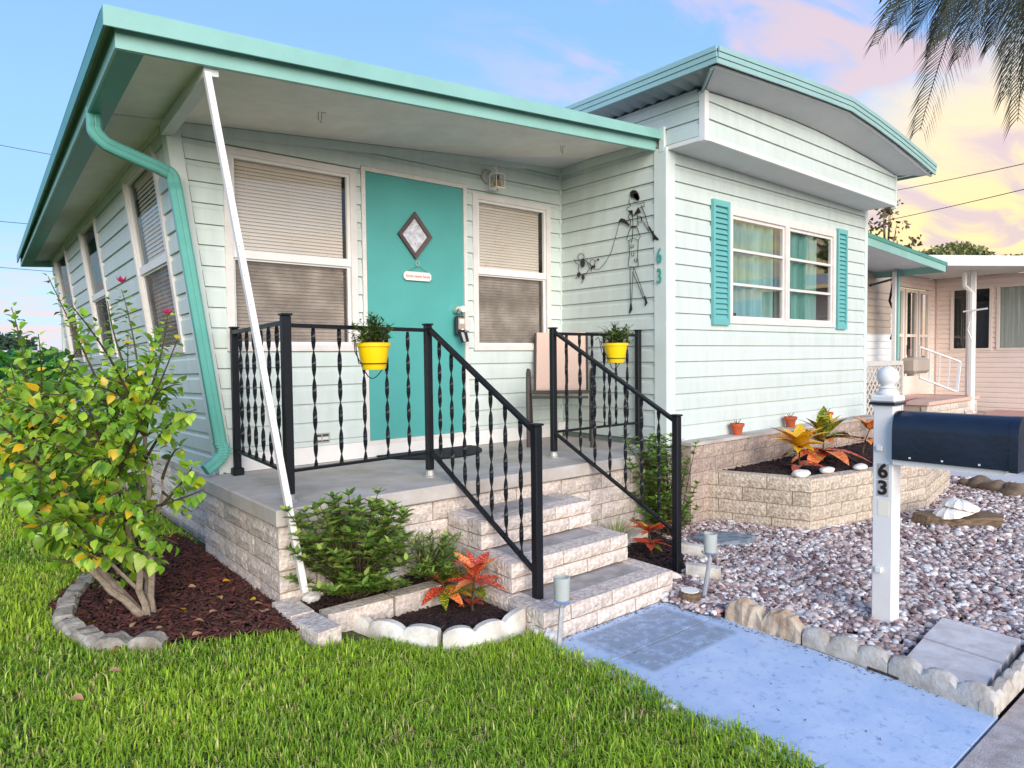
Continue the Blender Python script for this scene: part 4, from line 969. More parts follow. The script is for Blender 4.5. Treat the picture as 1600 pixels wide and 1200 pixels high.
# small leaved bushes
def rosette_bush(name, label, base, cells, leaf, nper, cols, stems=None, w=(NV, NF)):
    b = thing(name, label, 'shrub', base)
    offs = []; D_ = []; U = []; sz = []; cl = []
    st = MB(); B = Vector(base)
    for c_ in cells:
        c_ = Vector(c_); mid = B.lerp(c_, .5)+Vector((random.uniform(-.03, .03), random.uniform(-.03, .03), .03))
        pts = bez(B+Vector((random.uniform(-.05, .05), random.uniform(-.05, .05), 0)), mid, c_, 4); st.tube(pts, [.005-.003*i/4 for i in range(5)], 3, caps=False)
        ax = (c_-B).normalized()
        for q_ in (0, random.uniform(.02, .05), random.uniform(.05, .09), random.uniform(.08, .15)):
            cp = c_-ax*q_
            for k in range(nper):
                a = k*2*PI/nper+random.random(); e = Vector((math.cos(a), math.sin(a), 0)); dd = (e*(.9)+ax*(.55 if q_ == 0 else .2)+Vector((0, 0, .25))).normalized()
                offs.append(tuple(cp)); D_.append(tuple(dd)); U.append((random.uniform(-.3, .3), random.uniform(-.3, .3), 1)); sz.append(leaf*random.uniform(.7, 1.15)); cl.append(random.choice(cols))
    n = len(offs); cc = np.array(cl)*rng.uniform(.65, 1.25, (n, 1))
    V, F, C = instance(w[0], w[1], frames(np.array(D_), np.array(U), sz), np.array(offs), cc)
    st.build('stem', BARKD, b); link('foliage', bigmesh('foliage', V, F, LEAFH, C, True), b, kind='stuff'); return b
cells = []
for (u, v) in [(450, 800), (437, 792), (500, 790), (520, 778), (455, 905), (435, 890), (545, 775), (590, 772), (615, 790), (632, 810), (560, 800), (530, 815), (480, 830), (600, 820), (575, 840), (520, 850), (490, 870), (545, 870), (610, 850), (590, 880), (470, 850), (500, 900), (540, 905), (520, 925), (480, 925), (570, 900), (620, 835), (500, 815), (560, 785), (600, 800)]: 
    cells.append(dep(u, v, random.uniform(3.25, 3.62)))
for k in range(95): cells.append(dep(random.uniform(455, 635), random.uniform(782, 925), random.uniform(3.25, 3.66)))
cells = [c_ for c_ in cells if c_.y < 3.33 or c_.z > .72]
GR = [srgb(116, 150, 56), srgb(142, 170, 74), srgb(92, 126, 50), srgb(172, 188, 92)]
rosette_bush('shrub', 'loose green bush in front of the porch beside the white pole', (1.60, 3.24, .15), cells, .055, 8, GR, w=(RV, RF))
cells = []
for k in range(150):
    u, v = random.gauss(1033, 24), random.uniform(682, 815); cells.append(dep(u, v, random.uniform(4.85, 5.35)))
rosette_bush('shrub', 'fine leaved upright bush right of the steps beside the planter', (4.22, 3.20, .02), cells, .050, 6, [srgb(122, 156, 66), srgb(146, 174, 84), srgb(96, 130, 54)], w=(RV, RF))
cells = []
for k in range(60): cells.append(dep(random.uniform(635, 720), random.uniform(835, 900), random.uniform(3.35, 3.8)))
rosette_bush('ground_plant', 'low leafy plant between the bush and the lowest step side', (2.05, 3.24, .14), [c_ for c_ in cells if c_.y < 3.34], .04, 5, GR)
def blade_clump(name, label, base, n, ln, spread, cols, wd=.006, cat='grass plant'):
    b = thing(name, label, cat, base); mb = MB(); B = Vector(base)
    for k in range(n):
        a = random.uniform(0, 2*PI); e = Vector((math.cos(a), math.sin(a), 0)); r0 = random.uniform(0, .03); l_ = ln*random.uniform(.6, 1.1); sp = spread*random.uniform(.2, 1)
        s = Vector((-e.y, e.x, 0))*wd; pr = None; pts = []
        for i in range(5):
            t = i/4; c_ = B+e*(r0+sp*t**1.6)+Vector((0, 0, l_*(t-.55*t*t*(sp/spread)))); ww = (1-t*.85); pts += [c_-s*ww, c_+s*ww]
        mb.add(pts, [(2*i, 2*i+1, 2*i+3, 2*i+2) for i in range(4)])
    o = mb.build('blades', cols, b); o['kind'] = 'stuff'; return b
GB = mat('strap_blade', srgb(92, 128, 40), .45, 0, 20, sub=.2, col2=srgb(150, 160, 80))
blade_clump('strap_plant', 'tuft of long thin green blades behind the orange croton', (2.10, 3.17, .15), 90, .34, .26, GB)
blade_clump('strap_plant', 'dark green grassy tuft against the right side of the steps', (3.52, 3.14, .03), 110, .34, .22, GB, .005)
blade_clump('strap_plant', 'spiky green bromeliad in front of the pink neighbour house', (11.6, 3.4, 0), 26, .62, .5, GB, .035, 'plant')

# crotons: each leaf a part
CV, CF = leaf_np(.31, 5, .14, .35, .9)
cro_me = {k: leafmesh('leaf', CV, CF, m) for k, m in dict(y=CRY, r=CRR, g=CRG, o=CRO).items()}
def croton(label, base, stem, leaves, seed=0):
    """stem: height; leaves: list of (height fraction, azimuth deg, elevation deg, length, colour)"""
    b = thing('croton', label, 'plant', base, 'croton plants'); B = Vector(base); tp = B+Vector(stem)
    q = MB(); q.tube(bez(B, B+Vector((0, 0, stem[2]*.5)), tp, 4), [.008, .007, .007, .006, .005], 5); q.build('stem', BARKD, b)
    for (h, az, e, l_, c_) in leaves:
        p = B.lerp(tp, h); a, e = math.radians(az), math.radians(e); dd = Vector((math.cos(a)*math.cos(e), math.sin(a)*math.cos(e), math.sin(e)))
        s = dd.cross(Vector((random.uniform(-.2, .2), random.uniform(-.2, .2), 1.0))).normalized(); nn = s.cross(dd)
        l_ *= 1.28 if base[2] > .3 else 1.05; link('leaf', cro_me[c_], b, p, Matrix((s, dd, nn)).transposed().to_euler(), (l_*random.uniform(1.0, 1.35), l_, l_))
    return b
def fan(n, h, e, l_, cs, r=None, a0=0, de=10):
    n = int(n*1.5); return [(h+random.uniform(-.08, .04), a0+360*k/n+random.uniform(-18, 18), e+random.uniform(-de, de), l_*random.uniform(.8, 1.15), random.choice(cs)) for k in range(n)]
croton('bright yellow croton at the left end of the planter', (5.45, 2.84, .42), (.0, 0, .22), fan(8, 1, 48, .20, 'yyyyyyo')+fan(6, .95, 26, .19, 'yyyo')+fan(4, .8, 5, .17, 'rg')+fan(3, .2, 15, .15, 'r'))
croton('green and orange croton in the middle of the planter', (5.98, 2.90, .42), (.02, 0, .24), fan(5, 1, 62, .22, 'gggy')+fan(6, .85, 30, .25, 'ogrg')+fan(6, .5, 5, .28, 'oor'))
croton('small orange croton with a crooked stem near the white post', (6.62, 2.83, .42), (.16, .0, .26), fan(6, 1, 40, .15, 'oogy')+fan(5, .6, 15, .13, 'yog'))
croton('dark red croton at the house corner behind the mailbox post', (7.6, 2.95, .42), (.05, 0, .42), fan(6, 1, 35, .22, 'rrro')+fan(5, .6, 10, .20, 'rrg'))
croton('orange and red croton in the curved mulch bed', tuple(at(738, 958, z=.07)), (.02, 0, .20), fan(6, 1, 55, .16, 'oorr')+fan(5, .85, 22, .15, 'ror')+fan(3, .6, 20, .13, 'yg')+fan(3, .2, 30, .10, 'r'))
croton('green and bronze croton beside the orange one in the curved bed', tuple(at(695, 948, z=.07)), (-.01, 0, .14), fan(7, 1, 35, .15, 'ggog')+fan(6, .7, 0, .15, 'ogry'))
croton('pink and yellow croton in the bed right of the steps', tuple(at(1018, 868, z=.04)), (-.03, 0, .17), fan(7, 1, 35, .15, 'orry')+fan(5, .5, 22, .14, 'rrg'))

# ------------------------------------------------------------------ gravel, stones
def ico(sub):
    t = (1+5**.5)/2; v = [(-1, t, 0), (1, t, 0), (-1, -t, 0), (1, -t, 0), (0, -1, t), (0, 1, t), (0, -1, -t), (0, 1, -t), (t, 0, -1), (t, 0, 1), (-t, 0, -1), (-t, 0, 1)]
    v = [tuple(np.array(p)/np.linalg.norm(p)) for p in v]
    f = [(0, 11, 5), (0, 5, 1), (0, 1, 7), (0, 7, 10), (0, 10, 11), (1, 5, 9), (5, 11, 4), (11, 10, 2), (10, 7, 6), (7, 1, 8), (3, 9, 4), (3, 4, 2), (3, 2, 6), (3, 6, 8), (3, 8, 9), (4, 9, 5), (2, 4, 11), (6, 2, 10), (8, 6, 7), (9, 8, 1)]
    for _ in range(sub):
        mid = {}; nf = []
        def m_(a, b):
            k = (min(a, b), max(a, b))
            if k not in mid:
                p = np.array(v[a])+np.array(v[b]); v.append(tuple(p/np.linalg.norm(p))); mid[k] = len(v)-1
            return mid[k]
        for a, b, c in f: x, y, z = m_(a, b), m_(b, c), m_(c, a); nf += [(a, x, z), (b, y, x), (c, z, y), (x, y, z)]
        f = nf
    return np.array(v), np.array(f)
I1, IF1 = ico(1); I2, IF2 = ico(2)
def rocky(v, seed, amp=.22, fr=1.3, flat=(1, 1, 1)):
    out = []
    for p in v:
        k = 1+amp*mnoise.noise(Vector(p)*fr+Vector((seed*7.3, seed*3.1, 0)))*2
        out.append((p[0]*k*flat[0], p[1]*k*flat[1], p[2]*k*flat[2]))
    out = np.array(out)
    return out
excl = [PLP, BED_R, [(3.02, 1.23), (3.86, 1.25), (3.86, .86), (3.02, .80)], [(3.0, .78), (3.17, .78), (3.17, 2.06), (3.0, 2.06)]]
def gravel():
    Vs, Fs, Cs = [], [], []; off = 0
    pal = np.array([srgb(240, 232, 226), srgb(216, 196, 186), srgb(184, 156, 148), srgb(150, 122, 120), srgb(206, 182, 172), srgb(126, 100, 98), srgb(250, 245, 240), srgb(190, 180, 178)])
    for reg, n, sz in (([(3.08, .86), (5.2, .86), (5.2, 3.3), (3.08, 3.3)], 19000, .0126), ([(5.2, .86), (8.5, .86), (8.5, 3.0), (5.2, 3.0)], 15000, .0155)):
        x, y = scatter(reg, n); k = np.ones(n, bool)
        for e in excl: k &= ~inside(e, x, y)
        k &= ~((x < 3.5) & (y > 2.42) & (x < 3.25)); x, y = x[k], y[k]; n = len(x)
        z = .012+rng.uniform(0, .026, n)
        which = rng.integers(0, 6, n)
        for q in range(6):
            s = which == q; m_ = s.sum(); near = reg[0][0] < 5; tv = rocky(I1 if near else ico(0)[0], q+1, .30, 1.3, (1.0, 1.38, .62)); tf_ = IF1 if near else ico(0)[1]
            S_ = sz*np.exp(rng.normal(0, .28, m_)); Ms = euler_mats(m_, .35, S_)
            c = pal[rng.choice(8, m_, p=[.17, .19, .15, .13, .15, .07, .07, .07])]*rng.uniform(.82, 1.08, (m_, 1))
            V, F, C = instance(tv, tf_, Ms, np.stack([x[s], y[s], z[s]], 1), c); Vs.append(V); Fs.append(F+off); Cs.append(C); off += len(V)
    o = link('gravel', bigmesh('gravel', np.concatenate(Vs), np.concatenate(Fs), PEB, np.concatenate(Cs)), kind='stuff')
    tag(o, 'mauve and white river pebbles covering the yard around the mailbox', 'gravel')
gravel()
def stone(name, label, loc, r, m, seed, flat=(1, 1, .6), rz=0, group=None, amp=.18, cat='stone', parent=None):
    v = rocky(I2, seed, amp, 1.2, flat); me = leafmesh(name, v*r, IF2, m)
    o = link(name, me, parent, loc, (0, 0, rz))
    return tag(o, label, cat, group) if not parent else o
k = 0
for (u, v), lb in zip([(1255, 741), (1296, 735), (1348, 730)], ['flat white stone on the planter rim at its front corner', 'white stone on the planter rim between two others', 'white stone on the planter rim nearest the mailbox post']):
    p = at(u, v+2, z=.445); stone('white_stone', lb, p+Vector((0, .02, .012)), .07 if k != 0 else .085, STONEW, 20+k, (1.2, .75, .36), .1, 'white stones on the planter rim', .10); k += 1
for i, (u, v, r, lb) in enumerate([(1509, 757, .07, 'small reddish rock leftmost of the row by the driveway'), (1533, 760, .13, 'dark brown rock second in the row by the driveway'), (1558, 766, .12, 'mossy brown rock third in the row by the driveway'), (1588, 772, .13, 'round brown rock rightmost of the row by the driveway')]):
    stone('border_rock', lb, at(u, v+6, z=0)+Vector((0, 0, .06)), r, STONEB, 40+i, (1, 1, .62), .5*i, 'brown rocks bordering the gravel')
for i, (u, v, r, lb) in enumerate([(486, 934, .035, 'larger round white stone at the foot of the bush'), (556, 918, .030, 'knobbly white stone in front of the bush'), (585, 905, .028, 'small white stone behind the low block row'), (612, 902, .034, 'egg shaped white stone right of the bush'), (620, 888, .026, 'pale stone at the end of the white stones')]):
    stone('white_stone', lb, at(u, v+4, z=.165)+Vector((0, 0, .014)), r*1.25, STONEW, 60+i, (1, .9, .72), i, 'white stones in front of the porch')
for i, (u, v, r) in enumerate([(1000, 815, .05), (1022, 808, .045), (1040, 812, .05), (1052, 820, .04), (1010, 828, .05), (985, 822, .05)]):
    stone('white_stone', ['third', 'fourth', 'fifth', 'sixth', 'second', 'first'][i]+' whitish stone from the left at the foot of the bush right of the steps', at(u, v, z=.03)+Vector((0, 0, .02)), r, STONEW, 70+i, (1, .9, .7), i, 'white stones right of the steps')
for i, (u, v, r, lb) in enumerate([(842, 990, .040, 'rough white coral lump at the foot of the left stair post'), (862, 1000, .036, 'white coral lump between stair post and solar light')]):
    stone('coral_lump', lb, at(u, v, z=.03)+Vector((0, 0, .02)), r, STONEW, 80+i, (1, .9, .8), i, None, .45)
# shells along the left edge of the walkway
for i, (u, v) in enumerate([(900, 1026), (925, 1042), (955, 1058), (985, 1076), (1015, 1092), (1050, 1112), (1078, 1128), (1110, 1146), (1140, 1162), (1175, 1182)]):
    stone('edge_stone', ['first', 'second', 'third', 'fourth', 'fifth', 'sixth', 'seventh', 'eighth', 'ninth', 'tenth'][i]+' small white stone along the lawn edge of the blue walkway counting from the steps', at(u, v, z=.02)+Vector((.0, 0, .004)), .040 if i % 2 else .032, STONEW, 90+i, (.75, 1.2, .6), .0+.2*(i % 3), 'white stones along the walkway edge')
p = at(1128, 845, z=.05); v_ = I2.copy()
me = MB(); me.prism([(-.20, .03, 0), (-.14, .10, 0), (.06, .10, 0), (.24, .0, 0), (.14, -.09, 0), (-.12, -.08, 0)], (0, 0, .045))
o = me.build('slate_stone', SLATE, None, loc=(p.x, p.y, .035)); o.rotation_euler = (.12, -.06, -.75); tag(o, 'flat blue grey slate slab lying on the gravel by the planter', 'stone')
v = rocky(I2, 5, .10, 1.6, (1, 1, .55)); 
p = at(1498, 815, z=.05); q = MB(); q.prism([(-.34, .06, 0), (-.24, .11, 0), (-.02, .14, 0), (.26, .10, 0), (.33, .0, 0), (.27, -.09, 0), (-.08, -.12, 0), (-.28, -.05, 0)], (.02, .01, .075))
o = q.build('driftwood_slab', WOOD, None, loc=(p.x, p.y, .03)); o.rotation_euler = (.05, .0, -.75); tag(o, 'weathered driftwood slab on the gravel beside the planter end', 'driftwood')
t = thing('clam_shell', 'large white clam shell resting on the driftwood slab', 'shell', (p.x, p.y+.02, .13))
for dz, rz_, ty in ((0, .3, 0), (.03, .9, .25)):
    q = MB(); n = 28; R_ = .15; vs = [(0, 0, .075)]
    for ri in range(1, 6):
        f_ = ri/5
        for k in range(n):
            a = 2*PI*k/n; r_ = R_*math.sin(f_*PI/2)*(1+(.05*f_ if k % 2 else -.03*f_))*(1.25 if abs(math.cos(a)) > .5 else 1.05); vs.append((r_*math.cos(a), r_*math.sin(a)*.78, .075*math.cos(f_*PI/2)+(.006 if k % 2 else 0)))
    fs = [(0, 1+k, 1+(k+1) % n) for k in range(n)]+[(1+(r-1)*n+k, 1+r*n+k, 1+r*n+(k+1) % n, 1+(r-1)*n+(k+1) % n) for r in range(1, 5) for k in range(n)]
    q.add(vs, fs); o = q.build('shell_half', STONEW, t, True, loc=(p.x+dz*2, p.y+.02, .112+dz)); o.rotation_euler = (-.1+ty, .15*(1 if dz else -1), -.6+rz_)
t = thing('log_stump', 'short log stump with a pale cut top beside the right stair post', 'stump', at(1078, 946, z=0))
q = MB(); q.lathe(t.location, [(.062, 0), (.060, .04), (.058, .085)], 14); q.build('bark', WOOD, t); q = MB(); q.lathe(t.location+Vector((0, 0, .0855)), [(.052, 0), (.05, .003)], 14); q.build('cut_face', STONEW, t)

# scalloped edging
def scallop_piece(name, label, p0, p1, h0, h1, T, m, zb, n=3, group=None, seed=0, rough=.0, bow=0):
    p0, p1 = Vector((*p0, 0)), Vector((*p1, 0)); d = p1-p0; ln = d.length; dn = d.normalized(); nr = Vector((dn.y, -dn.x, 0)); r = random.Random(seed)
    N_ = 8*n; tops = []; 
    for i in range(N_+1):
        s = i/N_; h = h0+(h1-h0)*abs(math.sin(PI*s*n))**.6+r.uniform(-rough, rough); tops.append((s, h))
    vs = []; sec = 5
    for s, h in tops:
        b = bow*math.sin(PI*s); c = p0+d*s+nr*b
        rr_ = T*.5
        for (o_, z) in ((0, zb), (0, zb+h-.02), (.012, zb+h-.004), (T-.012, zb+h-.004), (T, zb+h-.02), (T, zb)):
            q = c-nr*o_+nr*r.uniform(-rough, rough)*.6; vs.append((q.x, q.y, z+(r.uniform(-rough, rough)*.6 if z > zb else 0)))
    fs = [(6*i+j, 6*i+6+j, 6*i+7+j, 6*i+1+j) for i in range(N_) for j in range(5)]+[tuple(range(5, -1, -1)), tuple(range(6*N_, 6*N_+6))]
    q = MB(); q.add(vs, fs); return tag(q.build(name, m, None, smooth=rough < .004), label, 'edging', group)
grp = 'edging stones along the right of the walkway'
scallop_piece('edging_stone', 'rough tan rock shaped edging farthest up the walkway by the right solar light', (3.125, 2.03), (3.12, 1.615), .07, .13, .07, STONET, 0, 2, grp, 3, .010)
scallop_piece('edging_stone', 'scalloped grey edging stone in the middle of the walkway side', (3.118, 1.605), (3.095, 1.213), .075, .105, .05, EDGE, 0, 3, grp, 4, .001)
scallop_piece('edging_stone', 'scalloped grey edging stone ending at the sidewalk corner by the pavers', (3.095, 1.207), (3.04, .805), .075, .105, .05, EDGE, 0, 3, grp, 5, .001)
grp = 'edging stones along the sidewalk'
for k in range(4):
    scallop_piece('edging_stone', ['scalloped edging stone along the sidewalk beside the near paver', 'second scalloped edging stone along the sidewalk from the walkway', 'third scalloped edging stone along the sidewalk from the walkway', 'fourth scalloped edging stone along the sidewalk from the walkway'][k], (3.045+k*.61, .80), (3.045+(k+1)*.61-.008, .80), .06, .088, .055, EDGE, 0, 5, grp, 9+k, .001)
q = MB(); q.prism([(3.115, .868, 0), (3.44, .885, 0), (3.475, 1.205, 0), (3.155, 1.172, 0)], (0, 0, .062)); tag(q.build('paver', PAVE), 'square concrete paver nearest the walkway corner', 'paver', 'concrete pavers by the mailbox')
q = MB(); q.prism([(3.452, .885, 0), (3.79, .905, 0), (3.82, 1.235, 0), (3.485, 1.207, 0)], (0, 0, .066)); tag(q.build('paver', PAVE), 'square concrete paver on the gravel in front of the mailbox', 'paver', 'concrete pavers by the mailbox')
# curved white edging round the small bed
arc = [at(532, 985, z=.05), at(600, 1003, z=.045), at(692, 1016, z=.04), at(770, 1004, z=.04), at(836, 972, z=.04)]
grp = 'white scalloped edging round the curved bed'
for i in range(2):
    a, b, c = (arc[0], arc[1], arc[2]) if i == 0 else (arc[2], arc[3], arc[4])
    # curved piece
    nrm_ = (c-a).normalized(); mid = (a+c)/2; ctrl = b*2-mid; pts = [a*(1-t)**2+ctrl*2*t*(1-t)+c*t*t for t in [k/24 for k in range(25)]]
    vs = []
    for k, pnt in enumerate(pts[:-1] if i == 0 else pts):
        tv = (pts[min(k+1, 24)]-pts[max(k-1, 0)]).normalized(); nr = Vector((tv.y, -tv.x, 0)); h = .066+.030*abs(math.sin(PI*k/24*3))**.6
        for (o_, z) in ((0, -.03), (0, h-.02), (.014, h), (.048, h), (.06, h-.02), (.06, -.03)): p_ = pnt-nr*o_; vs.append((p_.x, p_.y, pnt.z+z))
    m_ = len(vs)//6; fs = [(6*k+j, 6*k+6+j, 6*k+7+j, 6*k+1+j) for k in range(m_-1) for j in range(5)]+[tuple(range(5, -1, -1)), tuple(range(6*m_-6, 6*m_))]
    q = MB(); q.add(vs, fs); tag(q.build('edging_stone', EDGEW, None, smooth=True), ['curved white edging on the left half of the small bed', 'curved white edging ending at the left stair post'][i], 'edging', grp)
# low block row in front of the bush, and two along the lawn
row = [((1.36, 3.03), (1.72, 3.035), 'long pale block in the low row before the bush'), ((1.728, 3.035), (2.02, 3.045), 'pale block in the low row nearest the steps')]
for i, (a, b, lb) in enumerate(row):
    o = link('edging_block', brick_mesh(b[0]-a[0]-.006, .105, .10, BRICK, .004), None, (a[0], a[1], .075), (0, 0, .01)); tag(o, lb, 'block', 'low blocks before the porch')
for i, (a, b, lb) in enumerate([((1.20, 3.34), (1.20, 3.08), 'pale block end against the porch corner at the lawn'), ((1.195, 3.07), (1.215, 2.84), 'pale angled block nearest the lawn at the bed corner')]):
    o = link('edging_block', brick_mesh(.24, .12, .12, BRICK, .004), None, (a[0], a[1], .075), (0, 0, math.atan2(b[1]-a[1], b[0]-a[0]))); tag(o, lb, 'block', 'low blocks before the porch')
# weathered edging round the hibiscus bed
hb = [(.56, 4.50), (.40, 4.10), (.33, 3.74), (.43, 3.34), (.68, 3.16)]
for i, lb in enumerate(['weathered edging stone behind the hibiscus on the lawn side', 'mossy weathered edging stone left of the hibiscus', 'lichen covered edging stone at the left point of the mulch bed', 'weathered edging stone in front of the mulch bed']):
    a, b = hb[i], hb[i+1]; d_ = Vector((b[0]-a[0], b[1]-a[1], 0)); 
    scallop_piece('edging_stone', lb, a, (b[0]-d_.x*.06, b[1]-d_.y*.06), .045, .075, .09, EDGEO, float(gz(*a))-.02, 2, 'weathered edging round the hibiscus bed', 30+i, .006)
# white edging beside the right stair bed
for i, (u, v, lb) in enumerate([(1068, 870, 'upright white edging piece farthest behind the right stair post'), (1082, 905, 'white edging piece beside the right stair post')]):
    p = at(u, v+6, z=0); o = link('edging_block', brick_mesh(.20, .10, .06, EDGEW, .004), None, (p.x, p.y+.05, .005), (0, 0, -1.2)); tag(o, lb, 'block', 'white edging right of the steps')
o = link('edging_block', brick_mesh(.34, .09, .09, BRICK, .005), None, (3.62, 3.20, .01), (0, 0, .05)); tag(o, 'low pale block behind the pink croton right of the steps', 'block')
scallop_piece('edging_stone', 'small white edging stone in front of the right mulch bed', (3.24, 2.60), (3.42, 2.52), .05, .085, .05, EDGEW, 0, 1, 'white edging right of the steps', 50, .002)

# ------------------------------------------------------------------ grass
def grass():
    # denser and finer near the camera
    regs = [((-1.2, 2.20, .9, 2.5), 86000, .033, .0027), ((-1.0, 2.20, 2.5, 3.6), 42000, .033, .0031), ((-1.2, 1.3, 3.6, 6.5), 50000, .036, .0042), ((-6, 1.3, 6.5, 16), 60000, .05, .008)]
    Vs, Fs, Cs = [], [], []; off = 0
    tv = np.array([(-1, 0, 0), (1, 0, 0), (-.75, .5, .0), (.75, .5, .0), (0, 1, 0)]); tf = np.array([(0, 1, 3), (0, 3, 2), (2, 3, 4)])
    ex = [BED_H, BED_C+[(2.3, 3.4), (1.2, 3.4)], BED_B, [(1.18, 3.34), (2.4, 3.34), (2.4, 3.0), (1.18, 2.82)], [(1.18, 5.0), (9, 5.0), (9, 3.3), (1.18, 3.3)], [(1.3, 30), (1.3, 3), (9, 3), (9, 30)]]
    for (x0, x1, y0, y1), n, hgt, wd in regs:
        x = rng.uniform(x0, x1, n); y = rng.uniform(y0, y1, n); k = np.ones(n, bool)
        for e in ex: k &= ~inside(e, x, y)
        k &= ~((x > 2.16-.03*np.sin(y*9)+.02*(y-1)) & (y < 2.6)); k &= ~((x > 1.95) & (y > 2.50) & (x < 9)); k &= ~((x>2.22))
        x, y = x[k], y[k]; n = len(x)
        patch = np.array([mnoise.noise(Vector((a*1.7, b*1.7, 3))) for a, b in zip(x, y)])
        fine = np.array([mnoise.noise(Vector((a*7, b*7, 9))) for a, b in zip(x, y)])
        h = hgt*rng.uniform(.55, 1.35, n)*(1+.35*patch+.3*fine)*(1+.8*(rng.random(n) < .05))
        a = rng.uniform(0, 2*PI, n); lean = np.abs(rng.normal(.6, .55, n))
        dr = np.stack([np.cos(a), np.sin(a), np.zeros(n)], 1)
        s = np.stack([-np.sin(a), np.cos(a), np.zeros(n)], 1)*(wd*rng.uniform(.7, 1.3, n))[:, None]
        base = np.stack([x, y, gz(x, y)-.006], 1)
        up = np.array([0, 0, 1.])[None]
        mid = base+up*(h*.55)[:, None]+dr*(h*.25*lean)[:, None]; tip = base+up*(h*(1-.32*lean))[:, None]+dr*(h*.95*lean)[:, None]
        V = np.stack([base-s, base+s, mid-s*.8, mid+s*.8, tip], 1).reshape(-1, 3); F = (tf[None]+(np.arange(n)*5)[:, None, None]).reshape(-1, 3)
        c1, c2, c3, c4 = [np.array(srgb(*c)) for c in ((172, 202, 60), (126, 168, 46), (204, 208, 112), (200, 180, 124))]
        w_ = np.clip(.5+patch*1.1+rng.normal(0, .22, n), 0, 1)[:, None]; c = c1*w_+c2*(1-w_); wide = rng.random(n) < .12; s[wide] *= 1.7
        dry = (rng.random(n) < .10+.18*np.clip(-patch, 0, 1)); c[dry] = c3; dead = rng.random(n) < .03+.5*np.clip(-fine*1.2-patch*.6-.35, 0, 1); c[dead] = c4
        c *= rng.uniform(.75, 1.2, (n, 1)); C = np.repeat(c[:, None, :], 5, 1)
        Vs.append(V); Fs.append(F+off); Cs.append(C.reshape(-1, 3)); off += len(V)
    o = link('grass', bigmesh('grass', np.concatenate(Vs), np.concatenate(Fs), GRASSM, np.concatenate(Cs)), kind='stuff')
    tag(o, 'bright green lawn grass in the left foreground', 'grass')
grass()
# bits of soil and dry litter caught along the walkway edges and at the foot of the steps
def litter():
    x = np.concatenate([rng.normal(3.085, .018, 260)-.0, rng.uniform(2.2, 3.12, 170), rng.uniform(2.2, 3.1, 45)]); y = np.concatenate([rng.uniform(.82, 2.4, 260), 2.415-np.abs(rng.normal(0, .018, 170)), rng.uniform(.85, 2.4, 45)])
    k = (x < 3.14-.035*(2.0-y).clip(0)) & (x > 2.2); x, y = x[k], y[k]; n = len(x); sz = rng.uniform(.3, 1.2, n)*.014
    c = np.array([(.05, .03, .02), (.12, .08, .05), (.25, .18, .12)])[rng.integers(0, 3, n)]
    V, F, C = instance(CHV, CHF, euler_mats(n, .15, sz), np.stack([x, y, np.full(n, .0035)], 1), c)
    tag(link('soil_litter', bigmesh('soil_litter', V, F, MULCH, C), kind='stuff'), 'brown specks of soil and litter along the walkway edges', 'litter')
litter()
# fallen leaves on lawn and mulch
for i in range(26):
    x, y = random.uniform(.2, 1.2), random.uniform(2.9, 4.0)
    if not bool(inside(BED_H, np.array([x]), np.array([y]))[0]) and i % 2: continue
    o = link('fallen_leaf', lm_[4] if i % 3 == 0 else leafmesh('fallen_leaf', LV, LF, MATS.get('dry_leaf') or mat('dry_leaf', srgb(196, 150, 110), .7, .3, 20)), None, (x, y, float(gz(x, y))+.03), (random.uniform(-.2, .2), random.uniform(-.3, .3), random.uniform(0, 6)), .045)
    tag(o, 'small fallen dry leaf on the ground under the hibiscus', 'leaf', 'fallen leaves under the hibiscus')

# ------------------------------------------------------------------ mailbox
mbx = thing('mailbox', 'navy mailbox on a white square post with the number 63', 'mailbox', (3.67, 1.45, 0))
q = MB(); q.box((3.622, 1.402, 0), (3.722, 1.498, 1.135), bev=.004); post = q.build('post', WHITE, mbx)
q = MB(); q.box((3.606, 1.386, 1.136), (3.738, 1.514, 1.150), bev=.003); q.build('cap_band', NAVY, mbx)
q = MB(); q.box((3.609, 1.389, 1.1505), (3.735, 1.511, 1.186), bev=.008); q.build('post_cap', WHITE, mbx)
q = MB(); q.lathe((3.672, 1.45, 1.1865), [(.052, 0), (.052, .010), (.044, .018), (.040, .030), (.046, .036), (.036, .042), (.030, .046)]+[(.052*math.cos(a), .092+.052*math.sin(a)) for a in [-.9+k*(PI/2+.9)/9 for k in range(9)]]+[(.004, .144)], 20); q.build('ball_finial', WHITE, mbx, smooth=True)
# box body: rounded top section extruded along y
prf = [(-.085, 0), (.085, 0), (.085, .15)]+[(.085*math.cos(a), .15+.088*math.sin(a)) for a in [k*PI/10 for k in range(1, 10)]]+[(-.085, .15)]
q = MB(); q.prism([(3.665+x, .905, .872+z) for x, z in prf], (0, .487, 0)); bd = q.build('box_body', NAVY, mbx, smooth=True)
q = MB(); q.prism([(3.665+x*1.04, .875, .866+z*1.03) for x, z in prf], (0, .034, 0)); q.build('door', NAVY, mbx, smooth=True)
q = MB(); q.box((3.60, .93, .845), (3.73, 1.395, .8705)); q.build('platform', WHITE, mbx)
for yy in (1.31, 1.02, 1.17): 
    q = MB(); q.box((3.5765, yy-.004, .884), (3.5795, yy+.004, .892)); q.build('rivet', WHITE, mbx)
for (v_, zz) in ((645, .905), (645, .285)):
    q = MB(); q.box((3.600, 1.445, zz), (3.6215, 1.475, zz+.028), bev=.003); q.build('flag_bracket', WHITE, mbx)
